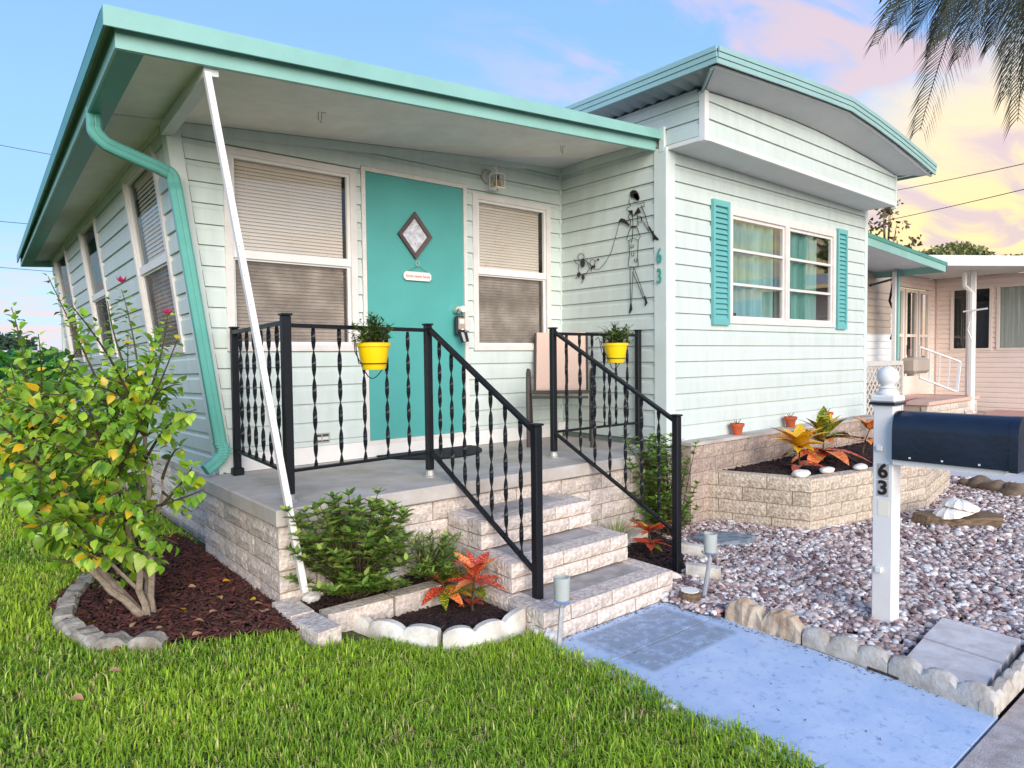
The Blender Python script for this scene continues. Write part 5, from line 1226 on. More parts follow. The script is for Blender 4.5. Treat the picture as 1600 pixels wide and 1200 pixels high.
def text_mesh(s, size, ext=.002, bold=0., shear=0):
    cu = bpy.data.curves.new('txt', 'FONT'); cu.body = s; cu.size = size; cu.extrude = ext; cu.offset = bold; cu.shear = shear; cu.align_x = 'CENTER'; cu.align_y = 'CENTER'; cu.resolution_u = 3
    o = bpy.data.objects.new('txt', cu); COL.objects.link(o); dg = bpy.context.evaluated_depsgraph_get(); me = bpy.data.meshes.new_from_object(o.evaluated_get(dg)); bpy.data.objects.remove(o); return me
ROTX = (PI/2, 0, -PI/2)          # faces -X
for s, zc in (('6', .800), ('3', .715)):
    q = MB(); q.box((3.6195, 1.420, zc-.040), (3.6215, 1.475, zc+.040)); q.build('number_tile', TILE, mbx)
    me = text_mesh(s, .098, .001, .0032); me.materials.clear(); me.materials.append(NUMK)
    link('digit', me, mbx, (3.6182, 1.4475, zc), ROTX)
q = MB(); q.box((3.6203, 1.418, .575), (3.6215, 1.470, .655)); q.build('faded_sticker', mat('faded_sticker', srgb(238, 228, 206), .5), mbx)

# house number and wall art on wall C
for s, (u, v), lb in (('6', (1036, 400), 'teal metal house number 6 on the corner of the front wall'), ('3', (1036, 432), 'teal metal house number 3 below the 6 on the house corner')):
    p = at(u, v, x=4.452); me = text_mesh(s, .17, .004, .002); me.materials.clear(); me.materials.append(NUMT)
    tag(link('house_number', me, None, (4.446, 3.497, p.z), ROTX, (.62, 1, 1)), lb, 'house number')
art = thing('wall_art', 'black wire wall sculpture of a slim woman walking a small dog', 'wall art', at(990, 400, x=4.45))
A_ = lambda u, v: at(880+u/5.455, 280+v/5.455, x=4.452)
def wire(pts, r=.0028, close=False):
    P = [A_(*p) for p in pts]
    if close: P.append(P[0])
    return P
dbx = MB(); wb = MB()
def W_(pts, close=False, r=.0028): wb.tube(wire(pts, close=close), r, 4)
def circ(cx, cy, rx, ry, n=12, a0=0, a1=2*PI): return [(cx+rx*math.cos(a0+(a1-a0)*k/n), cy+ry*math.sin(a0+(a1-a0)*k/n)) for k in range(n+1)]
W_([(565, 170), (560, 200), (575, 225), (560, 240), (540, 245), (545, 265), (580, 270)]); W_([(600, 190), (640, 215), (690, 195), (690, 235), (655, 240)])
W_([(570, 290), (555, 320), (575, 350), (570, 395)]); W_([(590, 300), (595, 400)]); W_([(630, 300), (640, 395)]); W_(circ(652, 340, 18, 28))
W_([(665, 220), (700, 310), (725, 400)]); W_([(660, 330), (730, 440)])
W_([(475, 370), (520, 340), (570, 395)]); W_([(500, 355), (560, 405)])
W_([(572, 415), (540, 510), (555, 525), (600, 500), (640, 520), (658, 490), (628, 410)]); W_([(596, 410), (590, 500), (583, 540)])
W_([(560, 525), (565, 640), (555, 740), (600, 748), (640, 740), (635, 640), (640, 520)])
for cx, cy in ((588, 570), (592, 640), (618, 690)): W_(circ(cx, cy, 12, 16, 8, -1, 4.2))
W_([(570, 750), (572, 900), (575, 1050)], r=.0024); W_([(600, 750), (590, 900), (583, 1050)], r=.0024); W_([(605, 755), (650, 880), (690, 990)], r=.0024); W_([(590, 790), (640, 900), (682, 1010)], r=.0024)
W_([(478, 370), (450, 480), (410, 620), (360, 710), (310, 765), (275, 770), (245, 745)], r=.0022)
W_(circ(152, 660, 27, 28)); W_([(95, 680), (110, 715), (135, 730)]); W_([(110, 690), (150, 700)]); W_([(135, 730), (130, 780), (150, 810), (200, 800), (225, 760), (205, 710), (185, 690)]); W_(circ(250, 712, 22, 28)); W_([(185, 690), (215, 710), (235, 740)]); W_([(265, 700), (300, 685)]); W_([(120, 835), (105, 850)]); W_([(170, 850), (165, 875), (150, 885)]); W_([(240, 760), (238, 790)])
wb.build('wire_outline', ARTM, art)
def plate(pts, m=ARTM, nm='metal_plate'):
    P = [A_(*p) for p in pts]; q = MB(); q.prism(P, (-.003, 0, 0)); q.build(nm, m, art)
plate([(570, 110), (595, 92), (620, 95), (640, 120), (652, 160), (640, 185), (610, 165), (575, 150)], ARTM, 'hair'); plate([(598, 130), (630, 120), (650, 155), (645, 182), (618, 172)], ARTC, 'hair')
plate([(553, 272), (590, 262), (597, 318)]); plate([(597, 318), (640, 238), (665, 285), (630, 295)]); plate([(574, 400), (628, 396), (628, 410), (574, 414)])
plate([(472, 365), (490, 335), (510, 335), (560, 385), (560, 395), (505, 358), (480, 372)]); plate([(722, 405), (735, 400), (775, 465), (815, 510), (812, 522), (780, 512), (768, 525), (762, 480)])
plate([(575, 1050), (583, 1050), (590, 1110), (568, 1148), (562, 1135)]); plate([(688, 992), (700, 995), (720, 1050), (702, 1082), (696, 1075), (700, 1045), (690, 1020)])
plate(circ(166, 714, 20, 40, 10)[:-1]); plate(circ(133, 815, 15, 22, 8)[:-1]); plate(circ(170, 835, 14, 24, 8)[:-1]); plate([(232, 755), (245, 740), (270, 730), (276, 755), (258, 752), (240, 772)]); plate(circ(299, 686, 9, 9, 8)[:-1])

# door sign
p = at(652, 432, y=4.645); sg = thing('hanging_sign', 'small white hanging plaque lettered home sweet home on the door', 'sign', p)
w2, h2, c2 = .125, .034, .018
o8 = [(-w2+c2, -h2), (w2-c2, -h2), (w2, -h2+c2), (w2, h2-c2), (w2-c2, h2), (-w2+c2, h2), (-w2, h2-c2), (-w2, -h2+c2)]
q = MB(); q.prism([(p.x+a, 4.636, p.z+b) for a, b in o8], (0, .012, 0)); q.build('plaque', WHITE, sg)
pk = at(651, 413, y=4.645); q = MB(); q.tube([(p.x-.09, 4.638, p.z+.030), (pk.x, 4.632, pk.z-.012), (p.x+.10, 4.638, p.z+.030)], .0018, 4); q.build('cord', BARKD, sg)
q = MB(); q.tube([(pk.x+.016*math.sin(a), 4.630, pk.z+.006+.020*math.cos(a)) for a in [k*PI/5 for k in range(11)]], .0028, 5); q.build('suction_hook', FROST, sg)
me = text_mesh('home sweet home', .030, .0006, .0, .35); me.materials.clear(); me.materials.append(LETR); link('lettering', me, sg, (p.x, 4.6352, p.z), (PI/2, 0, 0), (.98, 1.25, 1))
# lockbox on the knob
p = at(714, 484, y=4.63); kb = thing('key_lockbox', 'black and silver key lockbox hanging from the door knob', 'lockbox', p)
q = MB(); q.tube([(p.x-.005, 4.655, p.z), (p.x-.005, 4.60, p.z)], .030, 14); q.build('knob_plate', SHINY, kb)
q = MB(); q.tube([(p.x+.022, 4.60, p.z+.004), (p.x+.022, 4.57, p.z+.004)], .026, 14); q.build('knob', WHITE, kb)
q = MB(); q.tube([(p.x-.015, 4.60, p.z-.07), (p.x-.02, 4.60, p.z-.01), (p.x+.005, 4.60, p.z+.01), (p.x+.03, 4.60, p.z-.01), (p.x+.03, 4.60, p.z-.07)], .006, 6); q.build('shackle', BRASSD, kb)
q = MB(); q.box((p.x-.035, 4.585, p.z-.21), (p.x+.05, 4.63, p.z-.055), bev=.010); q.build('body', BRASSD, kb)
q = MB(); q.box((p.x-.020, 4.580, p.z-.165), (p.x+.046, 4.5848, p.z-.066), bev=.002); q.build('face_plate', SHINY, kb)
q = MB(); q.box((p.x-.010, 4.578, p.z-.115), (p.x+.036, 4.5797, p.z-.080)); q.build('dial_window', WHITE, kb)
q = MB(); q.prism([(p.x-.030, 4.555, p.z-.175), (p.x+.045, 4.555, p.z-.185), (p.x+.062, 4.55, p.z-.262), (p.x+.0, 4.55, p.z-.272)], (0, .028, 0)); q.build('lower_cover', BRASSD, kb)
q = MB(); q.prism([(p.x-.018, 4.5515, p.z-.188), (p.x+.010, 4.5515, p.z-.190), (p.x+.030, 4.5465, p.z-.262), (p.x+.006, 4.5465, p.z-.264)], (0, .002, 0)); q.build('label_plate', TILE, kb)
q = MB(); q.tube([(3.35, 4.62, p.z-.185), (3.33, 4.575, p.z-.18), (3.27, 4.575, p.z-.165)], .007, 6); q.build('door_lever', SHINY, kb)

# porch light
p = at(772, 282, y=4.56); pc = at(762, 276, y=4.64); lt = thing('porch_light', 'small white lantern porch light with amber glass above the right window', 'light', pc)
q = MB(); q.tube([(pc.x, 4.66, pc.z), (pc.x, 4.635, pc.z), (pc.x, 4.625, pc.z)], [.062, .062, .045], 18); q.build('back_plate', GALV, lt, smooth=True)
q = MB(); q.tube([(pc.x, 4.63, pc.z), (pc.x+.01, 4.57, pc.z+.045), (p.x, 4.53, pc.z+.06), (p.x, 4.53, pc.z+.02)], .007, 6); q.build('arm', WHITE, lt)
lx, ly, lz = p.x+.01, 4.53, p.z-.065; a_ = .045
q = MB()
for sx in (-1, 1):
    for sy in (-1, 1): q.box((lx+sx*a_-.003, ly+sy*a_-.003, lz), (lx+sx*a_+.003, ly+sy*a_+.003, lz+.105))
q.box((lx-a_-.004, ly-a_-.004, lz-.010), (lx+a_+.004, ly+a_+.004, lz-.0005)); q.box((lx-a_-.004, ly-a_-.004, lz+.1055), (lx+a_+.004, ly+a_+.004, lz+.112)); q.build('cage', WHITE, lt)
q = MB(); q.box((lx-a_+.005, ly-a_+.005, lz+.001), (lx+a_-.005, ly+a_-.005, lz+.104)); q.build('glass', GLASSC, lt)
q = MB(); q.lathe((lx, ly, lz+.001), [(.030, 0), (.032, .03), (.022, .055), (.012, .065)], 12); q.build('amber_glass', AMBER, lt, smooth=True)
q = MB(); q.lathe((lx, ly, lz+.07), [(.018, 0), (.018, .03)], 8); q.build('socket', BLACK, lt)
q = MB(); q.lathe((lx, ly, lz-.022), [(.002, 0), (.006, .004), (.005, .0115)], 8); q.build('bottom_knob', BLACK, lt)

# chair
ch = thing('patio_chair', 'brown metal patio chair with beige sling on the porch corner', 'chair', (4.0, 4.2, .65))
f0, f1 = Vector((3.69, 4.25, .65)), Vector((4.06, 3.88, .65)); fr = (f1-f0).normalized(); bk = Vector((-fr.y, fr.x, 0)); 
if bk.dot(Vector((1, 1, 0))) < 0: bk = -bk
Z = Vector((0, 0, 1))
for s, fp in (('l', f0), ('r', f1)):
    q = MB(); pts = [fp, fp+Z*.58, fp+Z*.615+bk*.02, fp+Z*.635+bk*.06, fp+Z*.625+bk*.10, fp+Z*.59+bk*.13, fp+bk*.43]
    q.tube(pts, .019, 6, flat=(1, .85)); q.build('arm_leg_frame', CHAIRF, ch)
inn = .03
g0, g1 = f0+fr*inn, f1-fr*inn
q = MB(); q.tube([g0+Z*.455+bk*.02, g1+Z*.455+bk*.02], .014, 6); q.tube([g0+Z*.41+bk*.02, g1+Z*.41+bk*.02], .010, 6); q.build('front_crossbar', CHAIRF, ch)
for g_ in (g0, g1):
    q = MB(); q.tube([g_+Z*.455+bk*.02, g_+Z*.44+bk*.40, g_+Z*.50+bk*.46, g_+Z*.96+bk*.60], .012, 6); q.build('side_rail', CHAIRF, ch)
h0, h1 = g0+fr*.012, g1-fr*.012
q = MB(); vs = []
for (z_, b_) in ((.462, .02), (.452, .2), (.447, .38), (.465, .425), (.50, .452), (.75, .535), (.965, .60)): vs += [h0+Z*z_+bk*b_, h1+Z*z_+bk*b_]
q.add(vs, [(2*i, 2*i+1, 2*i+3, 2*i+2) for i in range(6)]); q.build('sling', SLING, ch)
# mat
q = MB(); pts = [(2.93+.44*math.cos(PI+a), 4.625+.46*-math.sin(a), .6515) for a in [PI*k/24 for k in range(25)]]
q.prism(pts, (0, 0, .012)); tag(q.build('door_mat', RUBBER), 'black half round doormat on the porch slab before the teal door', 'doormat')

# yellow pots in ring holders
def pot(label, px, y, seed):
    c_ = at(px[0], px[1], y=y); b = thing('potted_plant', label, 'potted plant', c_-Vector((0, 0, .075)), 'yellow pots on the railings')
    x0, y0, z0 = c_.x, c_.y, c_.z-.078; tilt = .0
    q = MB(); q.lathe((x0, y0, z0), [(.062, 0), (.068, .01), (.088, .128), (.096, .130), (.098, .150), (.090, .152), (.084, .138)], 22); q.build('pot', YPOT, b, smooth=True)
    q = MB(); q.lathe((x0, y0, z0+.135), [(.082, 0), (.04, .008)], 16); q.build('soil', SOIL, b)
    q = MB(); q.tube([(x0+.080*math.cos(a), y0+.080*math.sin(a), z0+.035) for a in [2*PI*k/20 for k in range(21)]], .003, 5)
    for dx_ in (-.055, .055):
        q.tube([(x0+dx_, y0+.075, z0+.035), (x0+dx_, y0+.10, z0+.10), (x0+dx_, y0+.115, z0+.17), (x0+dx_, y0+.13, z0+.20), (x0+dx_, y0+.16, z0+.18)], .003, 5)
    q.tube([(x0-.078+.156*k/10, y0-.0+.02*math.sin(PI*k/10), z0+.035-.085*math.sin(PI*k/10)) for k in range(11)], .003, 5)
    q.tube([(x0-.08, y0+.0, z0+.035), (x0-.095, y0+.04, z0+.10), (x0-.08, y0+.08, z0+.17)], .003, 5); q.build('ring_holder', BLACK, b)
    r = random.Random(seed); offs = []; D_ = []; U = []; sz = []; cl = []; st = MB(); T0 = Vector((x0, y0, z0+.14))
    for k in range(64):
        a = r.uniform(0, 2*PI); rr_ = r.uniform(0, .155); tip = T0+Vector((math.cos(a)*rr_, math.sin(a)*rr_, r.uniform(.06, .18)-rr_*.4))
        st.tube([T0+Vector((math.cos(a)*rr_*.5, math.sin(a)*rr_*.5, 0)), T0.lerp(tip, .5)+Vector((0, 0, .02)), tip], .0018, 3, caps=False)
        for m__ in range(12):
            t_ = m__/11; pp = T0.lerp(tip, .3+.7*t_); aa = r.uniform(0, 2*PI); offs.append(tuple(pp)); D_.append((math.cos(aa), math.sin(aa), r.uniform(.1, 1.1))); U.append((r.uniform(-.4, .4), r.uniform(-.4, .4), 1)); sz.append(r.uniform(.028, .045)); cl.append(r.choice([srgb(70, 110, 40), srgb(96, 136, 52), srgb(54, 82, 32), srgb(130, 150, 70)] if t_ > .35 else [srgb(84, 70, 34), srgb(64, 84, 36)]))
    st.build('stem', BARKD, b); n = len(offs); V, F, C = instance(NV, NF, frames(np.array(D_), np.array(U), sz), np.array(offs), np.array(cl))
    link('foliage', bigmesh('foliage', V, F, LEAFH, C, True), b, kind='stuff')
pot('leafy plant in a yellow pot on the railing before the teal door', (584, 556), 3.47, 1)
pot('leafy plant in a yellow pot on the railing below the wall art', (962, 551), 3.55, 2)
# terracotta pots
for i, ((u, v), lb) in enumerate([((1152, 675), 'small terracotta pot leftmost on the foundation ledge'), ((1235, 662), 'small terracotta pot on the ledge behind the yellow croton'), ((1292, 651), 'small terracotta pot rightmost on the foundation ledge')]):
    c_ = at(u, v, y=3.36); z_ = .6905; b = thing('terracotta_pot', lb, 'flower pot', (c_.x, 3.36, z_), 'terracotta pots on the ledge')
    q = MB(); q.lathe((c_.x, 3.36, z_), [(.036, 0), (.050, .072), (.060, .073), (.062, .100), (.054, .101), (.050, .085)], 18); q.build('pot', TERRA, b, smooth=True)
    q = MB(); q.lathe((c_.x, 3.36, z_+.084), [(.049, 0), (.02, .006)], 12); q.build('soil', SOIL, b)
    q = MB()
    for k in range(4): a = k*1.7; q.tube([(c_.x, 3.36, z_+.088), (c_.x+.03*math.cos(a), 3.36+.03*math.sin(a), z_+.115+.008*k)], .0035, 4)
    q.build('plant', BARKD, b)
# solar lights
def solar(label, base, top, s=1.0):
    b = thing('solar_light', label, 'garden light', base, 'solar path lights'); B, T_ = Vector(base), Vector(top)
    q = MB(); q.tube([B, T_], .010*s, 8); q.build('stake', STEEL, b)
    q = MB(); q.lathe(T_, [(.012*s, -.015), (.018*s, -.005), (.034*s, .010), (.040*s, .020), (.036*s, .026)], 16); q.build('collar', SHINY, b, smooth=True)
    q = MB(); q.lathe(T_+Vector((0, 0, .0265)), [(.028*s, 0), (.030*s, .055*s), (.031*s, .08*s), (.026*s, .081*s), (.024*s, .01)], 18); q.build('shade', FROST, b, smooth=True)
solar('solar path light left of the walkway at the lawn edge', at(873, 1018, z=.03), at(878, 944, y=2.33), 1.3)
solar('tilted solar path light on the gravel right of the steps', at(1099, 938, z=.02), at(1110, 868, y=2.33), 1.3)

# ------------------------------------------------------------------ right rear awning with lattice
aw = thing('carport_awning', 'aqua edged carport awning on the right side of the house', 'awning', (10, 4.4, 0))
a0, a1 = Vector((8.13, 3.9, 3.0)), Vector((12.0, 3.9, 2.775))
q = MB(); q.prism([a0, a1, a1+Vector((0, 2.6, -.02)), a0+Vector((0, 2.6, -.02))], (0, 0, -.03)); q.build('roof', SOFF2, aw)
q = MB(); q.prism([a0+Vector((0, -.012, .01)), a1+Vector((.02, -.012, .01)), a1+Vector((.02, -.012, -.04)), a0+Vector((0, -.012, -.045))], (0, .011, 0)); q.build('drip_edge', AQUAD, aw)
q = MB(); q.prism([a0+Vector((0, 0, -.046)), a1+Vector((0, 0, -.041)), a1+Vector((0, 0, -.14)), a0+Vector((0, 0, -.15))], (0, .02, 0)); q.build('fascia', AQUA, aw)
q = MB(); q.prism([a1+Vector((.0, .0, -.035)), a1+Vector((0, 2.6, -.055)), a1+Vector((0, 2.6, -.14)), a1+Vector((0, .0, -.14))], (-.02, 0, 0)); q.build('fascia', AQUA, aw)
q = MB(); q.box((11.90, 4.55, 0), (11.97, 4.62, 2.72)); q.build('post', AQUA, aw)
q = MB(); q.box((11.80, 4.56, 0), (11.85, 4.61, 2.70)); q.build('post', WHITE, aw)
q = MB(); q.tube([at(1396, 440, y=4.7)+Vector((0, 0, 0)), at(1390, 470, y=4.7), at(1402, 500, y=4.7), at(1392, 530, y=4.7)], .02, 5); q.tube([at(1360, 446, y=4.7), at(1396, 436, y=4.7)], .02, 5); q.build('wall_bracket', BLACK, aw)
MS = lambda u, z, o: (u, 4.95-o, z)
wall_core(aw, MS, 8.13, 12.6, 0, 2.72, m=TANW)
planks(aw, MS, 8.13, 12.6, 1.72, 2.45, base=1.72, pitch=.115, m=TANW); planks(aw, MS, 8.13, 12.6, .9, 1.72, base=.9, pitch=.115, m=WHITE)
q = MB(); x0, x1, y_ = 10.0, 11.75, 4.45
for k in range(-12, 20):
    a = x0+k*.13
    for sgn, yy in ((1, 0), (-1, .012)):
        p0, p1 = [a, .05], [a+sgn*1.15, 1.20]
        def clip(p0, p1):
            t0, t1 = 0, 1; dx_ = p1[0]-p0[0]
            for lim, s_ in ((x0, 1), (x1, -1)):
                A__, B__ = s_*(p0[0]-lim), s_*(p1[0]-lim)
                if A__ < 0 and B__ < 0: return None
                if A__ < 0: t0 = max(t0, -A__/(B__-A__))
                if B__ < 0: t1 = min(t1, A__/(A__-B__))
            return None if t0 >= t1 else ([p0[0]+dx_*t0, p0[1]+(p1[1]-p0[1])*t0], [p0[0]+dx_*t1, p0[1]+(p1[1]-p0[1])*t1])
        if sgn < 0: p0, p1 = [a+1.15, .05], [a, 1.20]
        r_ = clip(p0, p1)
        if r_: q.prism([(r_[0][0]-.018, y_+yy, r_[0][1]), (r_[0][0]+.018, y_+yy, r_[0][1]), (r_[1][0]+.018, y_+yy, r_[1][1]), (r_[1][0]-.018, y_+yy, r_[1][1])], (0, .01, 0))
lt_ = thing('lattice_panel', 'cream diagonal lattice panel under the carport awning', 'lattice', (10.9, 4.45, 0)); q.build('lattice_strips', LATT, lt_)['kind'] = 'stuff'
q = MB(); q.box((9.98, 4.42, 1.20), (11.78, 4.49, 1.27)); q.box((11.75, 4.42, 0), (11.80, 4.49, 1.199)); q.box((9.95, 4.42, 0), (9.995, 4.49, 1.199)); q.build('lattice_frame', LATT, lt_)

# ------------------------------------------------------------------ pink neighbour house
nb = thing('neighbour_house', 'pale pink lap sided house with white porch beyond the driveway', 'house', (17, 5, 0))
XN = 17.0
MN = lambda u, z, o: (XN-o, u, z); MY = lambda u, z, o: (u, 5.75-o, z)
NW = [(4.65, 5.42, 1.42, 2.78), (3.2, 4.57, 1.42, 2.78), (1.2, 2.9, 1.42, 2.78)]
wall_core(nb, MN, -3, 5.75, 0, 3.0, NW, m=PINK); planks(nb, MN, -3, 5.70, .12, 3.0, NW, base=.12, pitch=.105, m=PINK)
for i, h in enumerate(NW):
    wn_ = ring(MB(), MN, *h, .05, .05, .05, .05, -.03, .035).build('window', PINKT, nb)
    rectbar(MB(), MN, h[0]+.05, h[1]-.05, h[2]+.05, h[3]-.05, -.012, -.008).build('glass_pane', GLASS, wn_)
    rectbar(MB(), MN, h[0]+.02, h[1]-.02, h[2]+.02, h[3]-.02, -.10, -.06).build('curtain', SHEET if i else INTER, wn_)
wall_core(nb, MY, 14.3, 17, 0, 3.0, [(14.75, 16.65, .6, 2.75)], m=PINK); planks(nb, MY, 14.3, 16.98, .12, 3.0, [(14.75, 16.65, .6, 2.75)], base=.12, pitch=.105, m=PINK)
for (a, b, z0, z1, nm) in ((14.78, 15.28, .9, 2.72, 'window'), (15.35, 15.98, .62, 2.72, 'door'), (16.05, 16.62, .9, 2.72, 'window')):
    f_ = ring(MB(), MY, a, b, z0, z1, .07, .07, .08, .07, -.02, .03).build(nm, PINKT, nb)
    mid = 1.75; rectbar(MB(), MY, a+.07, b-.07, mid-.03, mid+.03, -.015, .025).build('rail', PINKT, f_)
    rectbar(MB(), MY, a+.07, b-.07, mid+.03, z1-.07, -.012, -.008).build('glass_pane', GLASS, f_); rectbar(MB(), MY, a+.07, b-.07, z0+.08, mid-.03, -.012, -.008).build('glass_pane', GLASS, f_)
    rectbar(MB(), MY, a+.02, b-.02, z0, z1, -.12, -.10).build('blind', SHEET if nm == 'window' else INTER, f_)
rectbar(MB(), MY, 14.76, 16.64, .58, .899, .0, .02).build('sill_panel', PINKT, nb)
q = MB(); q.box((15.395, 5.70, 1.35), (15.425, 5.72, 1.55)); q.build('door_handle', BLACK, nb)
# roof with white fascia
q = MB(); q.prism([(12.75, 4.9, 2.99), (15.9, 3.72, 3.10), (15.9, -4, 3.15), (21, -4, 3.5), (21, 9, 3.4), (12.75, 9, 3.0)], (0, 0, .10)); q.build('roof', ROOFM, nb)
q = MB(); q.prism([(12.73, 4.88, 2.90), (15.88, 3.70, 3.0), (15.88, 3.70, 3.17), (12.73, 4.88, 3.08)], (0, -.02, 0)); q.prism([(15.86, 3.69, 2.95), (15.86, -4, 3.0), (15.86, -4, 3.22), (15.86, 3.69, 3.20)], (-.02, 0, 0)); q.build('fascia', ROOFM, nb)
q = MB(); q.prism([(12.8, 4.95, 2.985), (15.9, 3.75, 3.0), (16.9, 3.75, 3.0), (16.9, 5.7, 3.0), (12.8, 5.7, 2.985)], (0, 0, .003)); q.build('soffit', SOFF2, nb)
pn = at(1519, 600, x=15.6); q = MB(); q.box((15.55, pn.y-.04, .2), (15.63, pn.y+.04, 3.0)); q.build('porch_post', WHITE, nb)
p2_ = at(1510, 600, x=15.7); q = MB(); q.box((15.68, p2_.y-.02, .2), (15.72, p2_.y+.02, 3.0)); q.build('porch_post', WHITE, nb)
q = MB(); q.tube([(15.5, p2_.y, 2.95), (15.5, p2_.y, 2.7), (15.5, pn.y, 2.55), (15.5, pn.y, .25)], .045, 6); q.build('downspout', WHITE, nb)
c1_, c2_ = at(1505, 487, x=15.4), at(1543, 482, x=15.4); q = MB(); q.tube([c1_, c2_], .018, 5); q.tube([at(1516, 500, x=15.4), at(1512, 515, x=15.4), at(1518, 530, x=15.4)], .012, 5); q.build('wall_hook', WHITE, nb)
# steps, platform, rail
q = MB(); q.box((13.3, 4.6, 0), (15.9, 5.7, .46)); q.build('porch_platform', mat('pink_stone', srgb(206, 178, 158), .9, .2, 6, .5, 20), nb)
brick_run(nb, (13.28, 4.58), (15.9, 4.58), 0, 4, .11, .5, .1, BRICK)
q = MB(); q.box((13.25, 4.55, .461), (15.92, 5.7, .52)); q.build('platform_slab', mat('pink_slab', srgb(222, 184, 168), .8, .1, 6), nb)
q = MB(); q.box((15.2, 2.2, 0), (16.9, 4.5, .18)); q.build('porch_floor', mat('pink_floor', srgb(206, 160, 150), .8, .1, 6), nb)
q = MB(); tp = [(14.6, 4.6, 1.35), (15.2, 4.2, 1.2), (16.2, 3.9, .9)]
ra, rb = at(1437, 542, y=4.8), at(1500, 565, y=4.4); q = MB(); q.tube([ra, rb], .02, 5); q.tube([at(1437, 590, y=4.8), at(1495, 612, y=4.4)], .02, 5)
for t_ in (0, .25, .5, .75, 1): a_p = ra.lerp(rb, t_); b_p = at(1437, 590, y=4.8).lerp(at(1495, 612, y=4.4), t_); q.tube([a_p, b_p], .014 if t_ < 1 else .03, 4)
q.build('stair_rail', WHITE, nb)
p = at(1428, 572, y=4.4); sp = thing('porch_basket', 'small beige bracket box fixed beside the neighbour steps', 'box', p)
q = MB(); q.box((p.x-.3, p.y-.15, p.z-.12), (p.x+.3, p.y+.1, p.z+.14), M=None, bev=.05); q.build('box_body', TANW, sp)

# ------------------------------------------------------------------ trees and far background
def blob_tree(name, label, base, h, r, n, cols, trunk=.12, leaf=.25, flat=.6, cat='tree', low=0.35, open_=.5, clusters=16):
    b = thing(name, label, cat, base); B = Vector(base); q = MB(); q.tube([B, B+Vector((0, 0, h*.35)), B+Vector((r*.05, 0, h*.7))], [trunk, trunk*.8, trunk*.4], 7)
    cs = []
    for k in range(clusters):
        a = random.uniform(0, 2*PI); rr_ = r*random.uniform(.1, .85); c_ = B+Vector((math.cos(a)*rr_, math.sin(a)*rr_, h*(low+(1-low)*random.random()**.8)-h*.12*(rr_/r))); cs.append((c_, r*random.uniform(.22, .42)))
        q.tube([B+Vector((0, 0, h*.35)), (B+Vector((0, 0, h*.5))).lerp(c_, .5), c_], [trunk*.4, trunk*.25, trunk*.08], 4, caps=False)
    q.build('trunk', BARKD, b)
    ci = rng.integers(0, len(cs), n); ctr = np.array([tuple(c[0]) for c in cs])[ci]; rad = np.array([c[1] for c in cs])[ci]
    v = rng.normal(size=(n, 3)); v /= np.linalg.norm(v, axis=1, keepdims=True); pos = ctr+v*(rad*rng.random(n)**.35)[:, None]*np.array([1, 1, flat])
    d = rng.normal(size=(n, 3)); up = rng.normal(size=(n, 3)); c = np.array(cols)[rng.integers(0, len(cols), n)]*rng.uniform(.6, 1.25, (n, 1))
    tv = np.array([(-.3, 0, 0), (.3, .15, 0), (.25, .8, .05), (-.2, 1, 0)]); tf = np.array([(0, 1, 2, 3)])
    V, F, C = instance(tv, tf, frames(d, up, leaf*rng.uniform(.6, 1.3, n)), pos, c); link('crown', bigmesh('crown', V, F, TREEL, C), b, kind='stuff'); return b
TC = [srgb(140, 146, 76), srgb(164, 154, 96), srgb(110, 120, 62)]
p = at(1515, 380, x=32.0); blob_tree('oak_tree', 'broad green tree behind the pink neighbour house', (32, p.y, 0), 6.1, 2.2, 13000, TC, .2, .13, .45, low=.62, clusters=26)
p = at(1385, 350, x=26.0); blob_tree('bare_tree', 'sparse twiggy tree above the aqua carport awning', (26, p.y, 0), 7.0, 1.0, 420, [srgb(120, 90, 60), srgb(96, 84, 52)], .1, .16, .8, low=.6, clusters=18)
for i, (x, y, h, r) in enumerate([(-9, 70, 3.6, 5), (3, 94, 4.2, 6), (-20, 60, 3, 6)]):
    blob_tree('far_tree', ['low dark tree on the far left horizon', 'distant tree on the horizon hidden behind the shrub', 'distant tree left of the far lawn'][i], (x, y, 0), h, r, 2500, [srgb(60, 84, 62), srgb(72, 96, 70)], .3, .6, .6, low=.25)
# across the street, seen mirrored in the front window
sh_ = thing('street_house', 'white roofed house across the street mirrored in the front window', 'house', (26, -9, 0))
q = MB(); q.box((24, -16, 0), (32, -3, 2.6)); q.build('wall', PINKT, sh_)
q = MB(); q.prism([(23.4, -16.5, 2.6), (32.5, -16.5, 2.6), (28, -16.5, 3.7)], (0, 14, 0)); q.build('roof', ROOFM, sh_)
for yy in (-14, -10.5, -6): q = MB(); q.box((23.96, yy, 1.0), (23.99, yy+1.6, 2.1)); q.build('window', INTER, sh_)
blob_tree('street_tree', 'leafy tree beyond the house across the street', (34, -8.6, 0), 8.0, 2.3, 3500, TC, .25, .25, .6, low=.45)
hd = thing('hedge', 'dense dark green clipped hedge beyond the left lawn', 'hedge', (-1.5, 9, 0))
n = 16000; x = rng.uniform(-7, 1.05, n); y = 9.0+rng.uniform(-.75, .75, n); z = rng.uniform(.05, 1.0, n)*1.42; k = (np.abs(y-9) > .45) | (z > 1.1) ; x, y, z = x[k], y[k], z[k]; n = len(x)
d = rng.normal(size=(n, 3)); d[:, 2] = np.abs(d[:, 2]); c = np.array([srgb(52, 120, 40), srgb(80, 150, 44), srgb(38, 92, 34)])[rng.integers(0, 3, n)]*rng.uniform(.7, 1.2, (n, 1))
